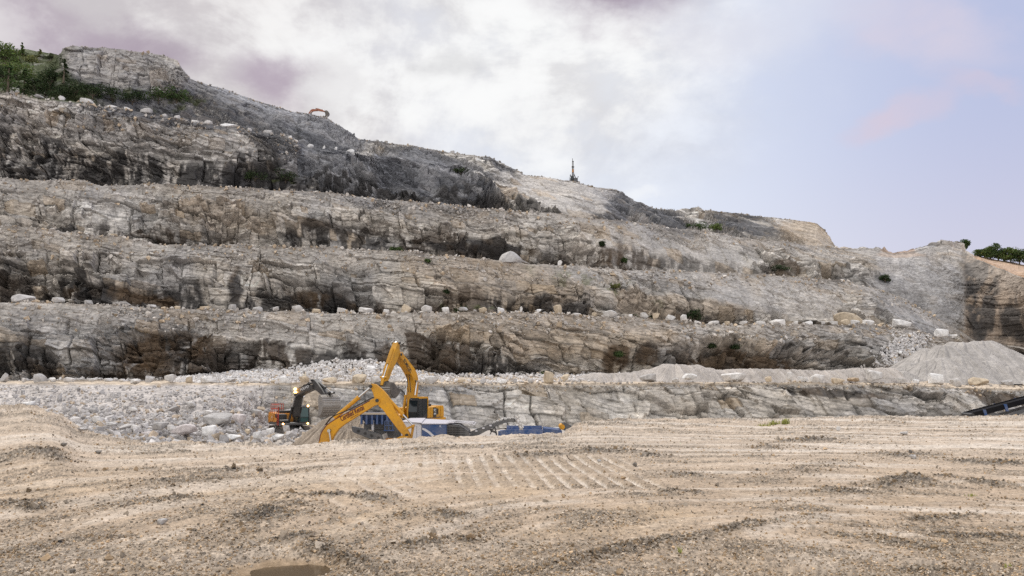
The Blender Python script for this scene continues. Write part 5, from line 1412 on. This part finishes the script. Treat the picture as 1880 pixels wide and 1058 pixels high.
MB().tube((a, -1.35, c_), (a2, -1.35, c2), .10, n=12).build('support_leg', M_WHT, cr)
a2b, c2b = L(691, 796); MB().tube((a2, -1.35, c2), (a2b, -1.35, c2b), .075, n=12).build('support_leg', M_ROD, cr)
sc_ = MB()
A_ = L(655, 782); B_ = L(724, 809)
sc_.prism([(A_[0], A_[1] + .1), (A_[0] + .1, A_[1] - .32), (B_[0], B_[1] - .3), (B_[0], B_[1] + .35), (L(690, 789)[0], L(690, 789)[1]), (L(672, 783)[0], L(672, 783)[1])], -2.15, -1.75)
sco = sc_.build('side_conveyor', M_GRY, cr, .03)
q = MB()
for k in range(5):
    a, c_ = L(lerp(668, 715, k / 4), lerp(788, 804, k / 4)); q.tube((a, -2.2, c_), (a, -2.1, c_), .1, n=10)
q.build('roller', M_BLK, sco)
pf = MB()                                                           # service platform with blue rails
for px in (713, 720, 727): 
    a, c_ = L(px, 771); a2, c2 = L(px, 788); pf.tube((a, -1.7, c_), (a2, -1.7, c2), .035, n=6)
for py in (771, 779): pf.tube((L(713, py)[0], -1.7, L(713, py)[1]), (L(727, py)[0], -1.7, L(727, py)[1]), .035, n=6)
pf.box((L(720, 788)[0], -1.4, L(720, 788)[1]), (.75, .7, .06))
pf.build('service_platform', M_BLU, cr)
# engine housing
wt = MB().prism(lp((741, 774), (757, 771.5), (778, 777), (778, 812), (741, 812)), -1.45, 1.2).build('engine_housing', M_WHT, cr, .04)
MB().prism(lp((760, 779), (760.6, 779), (760.6, 806), (760, 806)), -1.462, -1.44).prism(lp((769, 780), (769.5, 780), (769.5, 806), (769, 806)), -1.462, -1.44).build('panel_seam', M_GRY, wt)
bp2 = MB().prism(lp((778.2, 777), (823, 776.5), (823, 812), (778.2, 812)), -1.5, 1.2).build('engine_door', M_BLU, cr, .03)
sw = lp((779, 783.2), (785, 785), (793, 790), (801, 797.5), (808, 806), (803, 806), (797, 799.5), (790, 793), (783, 788.3), (779, 786.5))
MB().prism(sw, -1.512, -1.49).build('white_swoosh', M_WHT, bp2)
text_on('K', bp2, (L(810, 782.5)[0], -1.505, L(810, 782.5)[1]), (1, 0, 0), (0, 0, 1), .14, M_LETW)
a, c_ = L(741, 773.5); a2, c2 = L(856, 775.5)
rf = MB()
rf.add([(a, -1.5, c_ + .02), (L(778, 776)[0], -1.55, L(778, 776)[1] + .02), (L(778, 776)[0], 1.3, L(778, 773.5)[1] + .12), (a + .4, 1.3, c_ + .12)], [(0, 1, 2, 3)])
rf.add([(L(778, 776)[0], -1.55, L(778, 776)[1] + .02), (L(824, 776)[0], -1.55, L(824, 776)[1] + .02), (a2, 1.3, c2 + .02), (L(778, 776)[0], 1.3, L(778, 773.5)[1] + .12)], [(0, 1, 2, 3)])
rfo = rf.build('housing_roof', solid_mat('dusty lilac roof', (.42, .41, .47), .5, 0, .6, (.40, .36, .32), .8), cr)
md = rfo.modifiers.new('thick', 'SOLIDIFY'); md.thickness = .06
gb = MB().prism(lp((823.2, 777.5), (845, 779), (862, 790), (866, 812), (823.2, 812)), -1.3, 1.1).build('radiator_housing', M_GRY, cr, .03)
g = MB()
for k in range(8):
    a, c_ = L(826 + 2.6 * k, 780 + .35 * k); g.prism([(a, c_), (a + .05, c_), (a + .05, L(0, 800)[1]), (a, L(0, 800)[1])], -1.33, -1.29)
for k in range(5):
    a, c_ = L(824, 783 + 4 * k); g.prism([(a, c_), (a + 1.3, c_ - .02), (a + 1.3, c_ - .06), (a, c_ - .05)], -1.33, -1.285)
g.build('mesh_guard', M_BLK, gb)
pn_ = MB()
for (p0, p1) in (((824, 776), (848, 778)), ((848, 778), (873, 781)), ((836, 777), (870, 779))):
    for yy in (-1.2, .2, 1.2): pn_.bar((*[L(*p0)[0]], yy, L(*p0)[1] + .12), (L(*p1)[0], yy, L(*p1)[1] + .12), .5, .04)
pn_.build('walkway_panel', M_WHT, cr)
# main conveyor
cv = MB()
pts_ = lp((846, 801), (872, 790), (900, 779), (925, 770.5), (944, 769))
low = lp((944, 773.5), (926, 776), (900, 787), (876, 800), (850, 812))
for yy in (-.62, .55): cv.prism(pts_ + low, yy, yy + .07)
cvo = cv.build('conveyor', M_GRY, cr)
bl = MB()
for (p0, p1) in zip(pts_[:-1], pts_[1:]): bl.bar((p0[0], 0, p0[1] - .08), (p1[0], 0, p1[1] - .08), 1.1, .05)
bl.build('belt', M_RUB, cvo)
a, c_ = L(943, 771.5); MB().tube((a, -.55, c_), (a, .55, c_), .14, n=14).build('drum', M_BLK, cvo)
cg_ = MB()
for px, py in ((862, 793.5), (875, 788), (888, 783), (901, 778)):
    a, c_ = L(px, py); cg_.box((a, -.66, c_ - .1), (.18, .05, .12))
cg_.build('bolt_plate', M_WHT, cvo)
lg = MB()
for (p0, p1) in (((908, 783), (900, 797)), ((908, 783), (912, 800)), ((900, 790), (912, 795))): lg.bar((L(*p0)[0], -.5, L(*p0)[1]), (L(*p1)[0], -.5, L(*p1)[1]), .08, .08).bar((L(*p0)[0], .5, L(*p0)[1]), (L(*p1)[0], .5, L(*p1)[1]), .08, .08)
lg.build('brace', M_GRY, cvo)
for yy in (-1.3, 1.3):
    tr_ = empty('x', (0, 0, 0)); bpy.data.objects.remove(tr_)
    make_track(cr, yy, 4.2, .5, .95)
MB().prism(lp((700, 812), (860, 812), (860, 822), (700, 822)), -.9, .9).build('chassis', M_GRY, cr, .02)
# stone pouring off the belt
n = 160; u = rng.random(n)
pp = []
for i in range(n):
    if i < 70:
        q = P(lerp(905, 944, rng.random()), lerp(779, 768.5, 0), YC); f_ = rng.random(); px = lerp(905, 942, f_); py = float(np.interp(px, [900, 925, 944], [778, 769.5, 768]))
    else:
        f_ = rng.random(); px = 943 + 15 * f_ + rng.normal() * 1.2; py = 768 + 20 * f_ ** 1.8 + rng.normal() * 1.2
    q = P(px, py, YC + rng.uniform(-.4, .4)); pp.append(q)
scatter('crushed_stone', np.array(pp), rng.uniform(.07, .24, n), stone_cols(n, rng, (.52, .50, .48), .15, .1), TINY, M_BOULD, 'crushed stone pouring off the end of the dark conveyor', 'stone', rng)

# ---- blue screening machine further right
YS = 66.0
sx0, _ = cp(975, 800, YS)
so = tag(empty('screening_machine', (sx0, YS, -3.0)), 'low dusty blue screening machine with a yellow-drummed dark belt at its end', 'screener')
def S_(px, py): a, c_ = cp(px, py, YS); return a - sx0, c_ + 3.0
def sl_(*pts): return [S_(*q) for q in pts]
MB().prism(sl_((915, 790), (930, 787), (996, 787), (996, 800), (915, 800)), -1.2, -1.1).build('side_wall', M_BLU2, so)
MB().prism(sl_((930, 783), (996, 783.5), (996, 800), (930, 800)), 1.1, 1.2).build('side_wall', M_BLU2, so)
MB().prism(sl_((918, 791), (996, 791), (996, 800), (918, 800)), -1.1, 1.1).build('trough', M_BLU2, so)
MB().prism(sl_((997, 784.5), (1030, 788.5), (1030, 802), (997, 802)), -1.3, 1.2).build('screen_box', M_BLU, so, .03)
MB().prism(sl_((920, 800.5), (1040, 802.5), (1040, 812), (920, 810)), -.9, .9).build('chassis', M_GRY, so)
for px in (930, 985, 1020):
    a, c_ = S_(px, 812); MB().box((a, -.8, c_ / 2 - .1), (.2, .2, c_ + .2)).box((a, .8, c_ / 2 - .1), (.2, .2, c_ + .2)).build('leg', M_GRY, so)
tc_ = MB()
for yy in (-.7, .62): tc_.prism(sl_((1031, 777), (1037, 776), (1057, 786), (1075, 797), (1070, 806), (1052, 796), (1031, 788)), yy, yy + .08)
tc_.prism(sl_((1034, 781), (1056, 790), (1068, 799), (1066, 802), (1054, 794), (1033, 785)), -.64, .64)
tco = tc_.build('tail_conveyor', M_GRY, so)
MB().prism(sl_((1034, 776.8), (1057, 787.5), (1074, 798.5), (1073, 800), (1056, 789), (1033, 778)), -.62, .62).build('belt', M_RUB, tco)
a, c_ = S_(1031, 783); MB().tube((a, -.74, c_), (a, .66, c_), .22, n=18).tube((a, -.80, c_), (a, -.74, c_), .10, n=12).build('drum', M_YEL, tco)

# ---- stacking conveyor at the right edge
YK = 66.0
kx0, _ = cp(1830, 770, YK)
ko = tag(empty('stacking_conveyor', (kx0, YK, float(floor_z([kx0], [YK])[0]))), 'black inclined conveyor with blue belt brackets at the far right, behind the sandy floor', 'conveyor')
kz = ko.location.z
def K_(px, py): a, c_ = cp(px, py, YK); return a - kx0, c_ - kz
def kl(*pts): return [K_(*q) for q in pts]
bmk = MB()
for yy in (-.65, .58): bmk.prism(kl((1774, 759.5), (1778, 757), (2000, 698), (2002, 707), (1800, 761), (1778, 765)), yy, yy + .07)
bmk.build('side_beam', M_CVB, ko)
MB().prism(kl((1776, 759.5), (2000, 700), (2000, 701.5), (1776, 761)), -.6, .6).build('belt', M_CVB, ko)
for px in (1798, 1836, 1874, 1912, 1950, 1988):
    py = 754 - (px - 1798) * .268
    a, c_ = K_(px, py); MB().prism([(a - .12, c_ + .1), (a + .12, c_ + .1), (a + .26, c_ - .48), (a + .04, c_ - .48)], -.72, -.6).build('bracket', M_BLU, ko)
    MB().prism([(a - .12, c_ + .1), (a + .12, c_ + .1), (a + .26, c_ - .48), (a + .04, c_ - .48)], .6, .72).build('bracket', M_BLU, ko)
lf_ = MB()
for yy in (-.6, .5): lf_.prism(kl((1796, 761), (1812, 755.5), (1832, 762), (1880, 748), (1990, 716), (1992, 722), (1880, 755), (1834, 768), (1812, 765)), yy, yy + .1)
lf_.build('lower_frame', M_GRY, ko)
for px, py in ((1846, 765), (1862, 760)):
    a, c_ = K_(px, py); MB().bar((a, -.5, c_), (a + .35, -.5, 0), .09, .09).bar((a, .5, c_), (a + .35, .5, 0), .09, .09).build('leg', M_GRY, ko)
a, c_ = K_(1878, 752); MB().bar((a, -.5, c_), (a - .6, -.5, 0), .1, .1).bar((a, .5, c_), (a - .6, .5, 0), .1, .1).build('leg', M_GRY, ko)
a, c_ = K_(1985, 715); MB().bar((a, -.5, c_), (a - .3, -.5, 0), .14, .14).bar((a, .5, c_), (a - .3, .5, 0), .14, .14).build('leg', M_GRY, ko)
a, c_ = K_(1777, 761.5); MB().tube((a, -.7, c_), (a, .7, c_), .15, n=14).build('drum', M_BLK, ko)
a0 = K_(1790, 764)[0]; MB().bar((a0, -.5, K_(1790, 764)[1]), (a0 + .1, -.5, 0), .09, .09).bar((a0, .5, K_(1790, 764)[1]), (a0 + .1, .5, 0), .09, .09).build('leg', M_GRY, ko)

# ---- drill rig on the skyline
b_ = on_floor(1052, 11, .12); sD = b_[1] / FPX
dr = tag(empty('drill_rig', (b_[0], b_[1] + 1.0, b_[2] - .1)), 'dark drill rig with tall lattice mast on the skyline', 'drill rig')
make_track(dr, -.9, 2.6, .4, .7); make_track(dr, .9, 2.6, .4, .7)
MB().box((.25, 0, 1.25), (1.6, 1.7, .9)).box((.75, 0, .72), (1.5, 1.3, .4)).build('engine_body', M_GRY, dr, .04)
cb = MB().prism([(-.75, .85), (.1, .85), (.1, 2.25), (-.55, 2.25), (-.8, 1.5)], -.85, .1).build('cab', M_GRY, dr, .03)
MB().prism([(-.68, 1.2), (.0, 1.2), (.0, 2.1), (-.52, 2.1), (-.72, 1.55)], -.87, -.85).build('window', M_GLS, cb)
ms = MB()
mx, H = -.05, 6.7
for dx in (-.22, .22):
    for dy in (-.2, .2): ms.bar((mx + dx, dy, .6), (mx + dx * .8, dy, 4.6), .07, .07)
for k in range(9):
    z0 = .7 + .45 * k; s_ = 1 if k % 2 else -1
    for dy in (-.2, .2): ms.bar((mx - .22 * s_, dy, z0), (mx + .22 * s_, dy, z0 + .45), .045, .045)
ms.box((mx, 0, 4.6), (.62, .5, .14))
for dx in (-.13, .13): ms.bar((mx + dx, 0, 4.6), (mx + dx, 0, 5.9), .09, .12)
ms.box((mx + .02, 0, 5.95), (.36, .3, .2))
ms.build('mast', M_BLK, dr)
MB().tube((mx - .08, 0, .2), (mx - .08, 0, H), .06, n=8).build('drill_rod', M_TRK, dr)
MB().box((mx, 0, 3.6), (.42, .42, .7)).build('drill_head', M_ORG, dr)
MB().bar((.7, 0, 1.6), (mx + .1, 0, 3.1), .16, .18).build('boom', M_GRY, dr)
MB().bar((-.75, -.5, .3), (-1.0, -.5, 1.2), .08, .08).bar((-1.0, -.5, 1.2), (-.9, -.5, 1.9), .07, .07).box((-.72, -.5, 2.3), (.2, .2, .5)).build('dust_hood', M_BLK, dr)
MB().tube((.95, -.6, 1.6), (1.05, -.6, 1.95), .03, n=6).box((1.15, -.6, 1.98), (.18, .1, .26)).build('work_lamp', M_BLK, dr)
# ------------------------------------------------------------------ plants
def leaf_mat(name, c1, c2):
    m, t, b = new_mat(name)
    at = t.new('ShaderNodeVertexColor', layer_name='Col')
    t.link(at.outputs['Color'], b.inputs['Base Color'])
    b.inputs['Roughness'].default_value = .7; b.inputs['Specular IOR Level'].default_value = .2
    tr = t.new('ShaderNodeBsdfTranslucent'); t.link(at.outputs['Color'], tr.inputs['Color'])
    mx = t.new('ShaderNodeMixShader'); mx.inputs[0].default_value = .3
    out = [n for n in t.n if n.type == 'OUTPUT_MATERIAL'][0]
    t.link(b.outputs[0], mx.inputs[1]); t.link(tr.outputs[0], mx.inputs[2]); t.link(mx.outputs[0], out.inputs[0])
    return m
M_LEAF = leaf_mat('leaves', None, None)
M_BARK = solid_mat('bark', (.11, .085, .06), .9, 0, .4, (.2, .17, .13), 3)
VR = np.random.default_rng(77)

def leaves(centers, size, col, rng):
    n = len(centers)
    R_ = rotmats(n, rng)
    q = np.array([[-.5, -.28, 0], [.5, -.28, .06], [.5, .28, 0], [-.5, .28, .06]])
    s_ = size * (.6 + .8 * rng.random((n, 1, 1)))
    V = np.einsum('nij,kj->nki', R_, q) * s_ + centers[:, None, :]
    c = np.array(col)[None] * (1 + .30 * rng.normal(size=(n, 1))) * (1 + .10 * rng.normal(size=(n, 3)))
    return V.reshape(-1, 3), np.arange(4 * n).reshape(n, 4), np.repeat(np.clip(c, .01, .5), 4, 0)

def tree(name, label, cat, base, h, w, kind, col, group=None, dens=1.0):
    root = tag(empty(name, tuple(base)), label, cat, group)
    rng = VR
    tr = MB()
    if kind == 'cone':
        tr.tube((0, 0, -.3), (0, 0, h * .95), .045 * h, .008 * h, 8)
        C = []
        for k in range(int(16 + 3 * h)):
            f_ = rng.random() ** .8; z_ = h * (.10 + .9 * f_); r_ = w / 2 * (1 - f_) ** .8 * (.7 + .5 * rng.random()) + .08
            a = rng.uniform(0, 6.283)
            tip = np.array([r_ * math.cos(a), r_ * math.sin(a), z_ - .22 * r_])
            tr.tube((0, 0, z_), tuple(tip), .012 * h * (1 - f_) + .01, .005, 5)
            m_ = int(46 * dens)
            t_ = rng.random(m_) ** .7
            C.append(np.outer(t_, tip) + np.outer(1 - t_, [0, 0, z_]) + rng.normal(size=(m_, 3)) * np.array([.10, .10, .07]) * (.5 + r_ * .5))
        C = np.concatenate(C); ls = .06 * h ** .5 + .10
    else:
        bush = kind == 'bush'
        th = h * (.12 if bush else .25)
        tr.tube((0, 0, -.3), (0, 0, th), .035 * h + .03, .025 * h + .02, 8)
        C = []; nl = int((12 if bush else 20))
        for k in range(nl):
            a = rng.uniform(0, 6.283); r_ = w / 2 * rng.random() ** .5 * .8; z_ = h * rng.uniform(.2 if bush else .28, .92) * (1 - .35 * (r_ / (w / 2)) ** 2)
            tip = np.array([r_ * math.cos(a), r_ * math.sin(a), z_])
            tr.tube((0, 0, th * rng.uniform(.5, 1)), tuple(tip), .016 * h + .015, .006, 5)
            m_ = int(90 * dens); cr_ = (w * .22 + .12) * rng.uniform(.6, 1.25)
            d = rng.normal(size=(m_, 3)); d /= np.linalg.norm(d, axis=1, keepdims=True)
            C.append(tip + d * (rng.random((m_, 1)) ** .4) * cr_ * np.array([1.1, 1.1, .75]))
        C = np.concatenate(C); C[:, 2] = np.maximum(C[:, 2], .05); ls = .09 * h ** .5 + .10
    tr.build('stem' if kind == 'bush' else 'trunk', M_BARK, root)
    V, Q, c = leaves(C, ls, col, rng)
    o = raw_mesh('foliage' if kind == 'bush' else 'crown', V, Q, M_LEAF, False, c.astype(f4)); o.parent = root
    return root

G1, G2, G3, G4 = (.066, .100, .034), (.110, .150, .045), (.042, .062, .026), (.165, .175, .065)
def on_px(px, py, s0=8, s1=13):
    return on_face(px, py, s0, s1)
# growth on the upper shelf, far left (px, base, top, width px, kind, colour, words)
for px, yb, yt, w, kd, cl, lab in [(8,122,74,40,'tree',G2,'bright green broadleaf tree at the skyline on the far left edge'),(26,112,84,26,'tree',G2,'small light green tree just right of the one at the far left skyline'),(37,106,76,9,'cone',G2,'thin dark spire of a young conifer on the upper left skyline'),
        (72,104,88,10,'cone',G4,'yellow-green young conifer on the grassy skyline hump'),(18,168,112,46,'cone',G1,'broad dark conifer at the left edge below the skyline tree'),(45,172,122,38,'cone',G1,'mid green conifer second from the left edge, above the pale cliff'),
        (4,150,120,36,'tree',G3,'dark broadleaf tree cut by the left edge of the shelf'),(66,165,140,30,'bush',G3,'dark bush beside the two broad conifers above the pale cliff'),(100,165,118,34,'tree',G3,'dark tree leaning on the skyline cliff, left corner'),(120,150,105,16,'cone',G3,'dark conifer against the left corner of the skyline cliff'),
        (140,172,148,40,'bush',G3,'dark bush under the skyline cliff, nearest its left corner'),(175,178,150,44,'bush',G3,'dark bush under the skyline cliff, second from its left corner'),(245,190,168,40,'bush',G3,'dark low bush under the middle of the skyline cliff'),(290,188,163,44,'bush',G1,'green bush under the right half of the skyline cliff'),(325,186,155,34,'bush',G1,'taller green bush where the skyline cliff ends'),
        (14,140,112,44,'bush',G2,'bright green scrub behind the broad dark conifer, far left'),(40,140,116,40,'bush',G2,'bright scrub between skyline trees and the second broad conifer'),(78,158,138,36,'bush',G1,'mid green bush in the middle of the shelf slope'),(30,172,150,44,'bush',G3,'dark undergrowth bush at the foot of the two broad conifers'),(84,176,156,44,'bush',G3,'dark undergrowth bush right of the two broad conifers'),(205,184,160,44,'bush',G3,'dark bush under the skyline cliff, third from its left corner'),(115,180,160,40,'bush',G3,'dark bush right above the cliff-top boulders near the left corner'),
        (88,135,120,34,'bush',G2,'light green scrub on the grassy slope below the skyline hump'),(58,118,104,30,'bush',G4,'yellow-green scrub on the grassy hump')]:
    b = on_px(px, yb, 9, 12); s_ = b[1] / FPX
    tree({'tree': 'tree', 'cone': 'conifer', 'bush': 'shrub'}[kd], lab, {'tree': 'tree', 'cone': 'conifer', 'bush': 'shrub'}[kd], b + np.array([0, -.3, -.2]), (yb - yt) * s_, w * s_ * 1.25, kd, cl, 'trees and shrubs on the upper left shelf')
# skyline on the right
for px, yb, yt, w, kd, cl, lab in [(1772,470,447,18,'tree',G1,'small round tree alone above the corner of the stained end wall'),(1733,452,444,8,'bush',G3,'tiny bush on the very top of the grey buttress'),(1671,465,459,12,'bush',G2,'tiny light bush in the dip left of the grey buttress'),(1684,464,459,12,'bush',G2,'second tiny light bush in the dip, touching the buttress'),
        (1790,474,461,20,'bush',G2,'light green bush right of the lone round tree on the end wall'),(1804,474,455,16,'tree',G1,'slim dark tree right of the lone round tree on the end wall'),(1818,479,456,28,'tree',G2,'light green tree above the orange earth, left part of the thicket'),(1832,482,448,30,'tree',G1,'tallest dark green tree in the thicket above the orange earth'),
        (1850,486,458,32,'tree',G2,'mid green tree right of the tallest in the thicket'),(1868,490,460,30,'tree',G1,'dark rounded tree next to last in the thicket'),(1885,492,464,34,'tree',G1,'dark tree of the thicket cut by the right edge'),(1842,488,470,26,'bush',G2,'light green bush at the foot of the thicket'),(1908,496,466,34,'tree',G2,'tree of the thicket just past the right edge')]:
    if px in (1733, 1671, 1684): b = on_floor(px, 11, .1)
    else:
        c_ = col_at(px); b = np.array([GV3[bounds[11], c_][0], GV3[bounds[11], c_][1], GV3[bounds[11], c_][2]])
    s_ = b[1] / FPX
    bz = b + np.array([0, .3, -.3 if px in (1733, 1671, 1684) else -.2])
    if px >= 1790: bz = b + np.array([0, -1.0 * VR.random(), -.3])
    tree('shrub' if kd == 'bush' else 'tree', lab, 'shrub' if kd == 'bush' else 'tree', bz, (yb - yt) * s_, w * s_, kd, cl, 'trees and shrubs above the end wall')
# scrub on the benches (px, py foot, w, h, level sections, colour, words)
for px, py, w, h, s0, s1, cl, lab in [(470,330,46,20,8,9,G3,'dark bush under the overhang at the right end of the pale cliff'),(520,334,50,24,8,9,G3,'dark ivy-like bush below the right corner of the pale cliff'),(555,310,14,10,8,9,G3,'small dark bush beside the pale cliff corner'),
        (1285,424,34,15,8,11,G1,'green shrub on the shelf below the dark skyline slab'),(1312,424,22,13,8,11,G2,'light green shrub right of the green one on that shelf'),(1265,422,16,10,8,11,G1,'small shrub left of the green one on the shelf'),(1625,517,18,13,6,7,G3,'dark shrub in the recess left of the grey buttress'),
        (1283,586,32,20,4,5,G3,'dark shrub growing from the face behind the boulder row'),(850,572,34,9,4,5,G1,'low green shrub behind the boulder row, below the tan scree'),(1135,655,22,10,2,3,G1,'green shrub on the second face above the gravel heaps'),(1205,588,18,8,4,5,G3,'low dark shrub beside an upright tan boulder'),(1165,585,14,7,4,5,G3,'small dark shrub behind a white boulder'),
        (1150,485,12,12,6,7,G1,'small green shrub at the left foot of the smooth grey slab'),(1105,452,12,10,6,7,G3,'small dark shrub above the smooth grey slab'),(845,320,26,14,8,11,G3,'dark shrub on the dark slabs, under the skyline'),(1130,528,18,6,4,5,G4,'yellow-green weeds on the tan face'),(785,482,9,7,4,5,G1,'tiny green shrub on the tan scree, upper'),(820,538,10,9,4,5,G3,'tiny dark shrub on the tan scree, lower'),
        (1310,638,20,8,2,3,G3,'green tuft hanging at the left of the long brown recess'),(1350,640,20,8,2,3,G3,'green tuft hanging at the middle of the long brown recess'),(995,690,9,8,2,3,G1,'tiny green shrub at the foot of the second face'),(1435,497,30,9,6,7,G3,'dark growth at the base of the fourth face'),(730,462,26,6,6,7,G1,'low mossy shrub on the middle bench'),(490,456,8,5,6,7,G2,'tiny light green weed on the middle bench rim')]:
    b = on_face(px, py, s0, s1); s_ = b[1] / FPX
    tree('shrub', lab, 'shrub', b + np.array([0, -.35, -.1]), h * s_, w * s_, 'bush', cl, 'shrubs on the benches', dens=.7)

# grass tufts on the working floor
def tuft(px, py, w, h, label, n=90):
    Y = 30.0
    for _ in range(40):
        x = float(x_of(px, Y, 0)); zf = float(floor_z([x], [Y])[0]); q = proj(np.array([x, Y, zf])); Y *= 1 + np.clip((q[1] - py) / 900, -.1, .1)
        Y = min(Y, float(np.interp(px, PXG2, eY)) - .2)
    s_ = Y / FPX; V, F, c = [], [], []
    for i in range(n):
        bx, by = VR.normal() * w * s_ * .28, VR.normal() * w * s_ * .2; hh = h * s_ * VR.uniform(.45, 1.15); a = VR.uniform(0, 6.28); l_ = hh * VR.uniform(.1, .5); ww = .012 + .004 * Y / 10
        dx, dy = math.cos(a), math.sin(a); k = len(V)
        V += [(bx - dy * ww, by + dx * ww, -.03), (bx + dy * ww, by - dx * ww, -.03), (bx + dx * l_ * .4, by + dy * l_ * .4, hh * .65), (bx + dx * l_, by + dy * l_, hh)]
        F.append((k, k + 1, k + 3, k + 2)); cc = np.array([.36, .37, .12]) * VR.uniform(.6, 1.3)
        c += [cc] * 4
    o = raw_mesh('grass_tuft', V, F, M_LEAF, False, np.array(c, f4)); o.location = (x, Y, zf)
    tag(o, label, 'grass', kind='stuff')
tuft(1421, 779, 16, 9, 'left tuft of the grass patch on the far rim of the sandy floor')
tuft(1441, 778, 12, 10, 'right tuft of the grass patch on the far rim of the sandy floor')
tuft(1402, 781, 26, 4, 'thin flat grass left of the tufts on the far rim of the sandy floor', 60)
tuft(1247, 1016, 9, 13, 'single grass sprig by the dark gravel ridge in front', 14)
tuft(1849, 1040, 14, 6, 'thin grass sprig at the bottom right of the sandy floor', 14)
tuft(1783, 911, 18, 5, 'yellowish grass patch on the right part of the sandy floor', 30)
# stick
Y = 28.5; x = float(x_of(1048, Y, 0)); zf = float(floor_z([x], [Y])[0])
sk = MB().hose([(-.14, 0, .22), (-.10, .02, .12), (-.03, .03, .05), (.08, .02, .02), (.22, -.03, .01)], .016)
o = sk.build('stick', solid_mat('old wood', (.05, .035, .025), .9)); o.location = (x, Y, zf)
tag(o, 'dark bent stick standing by the tyre tread prints', 'stick')
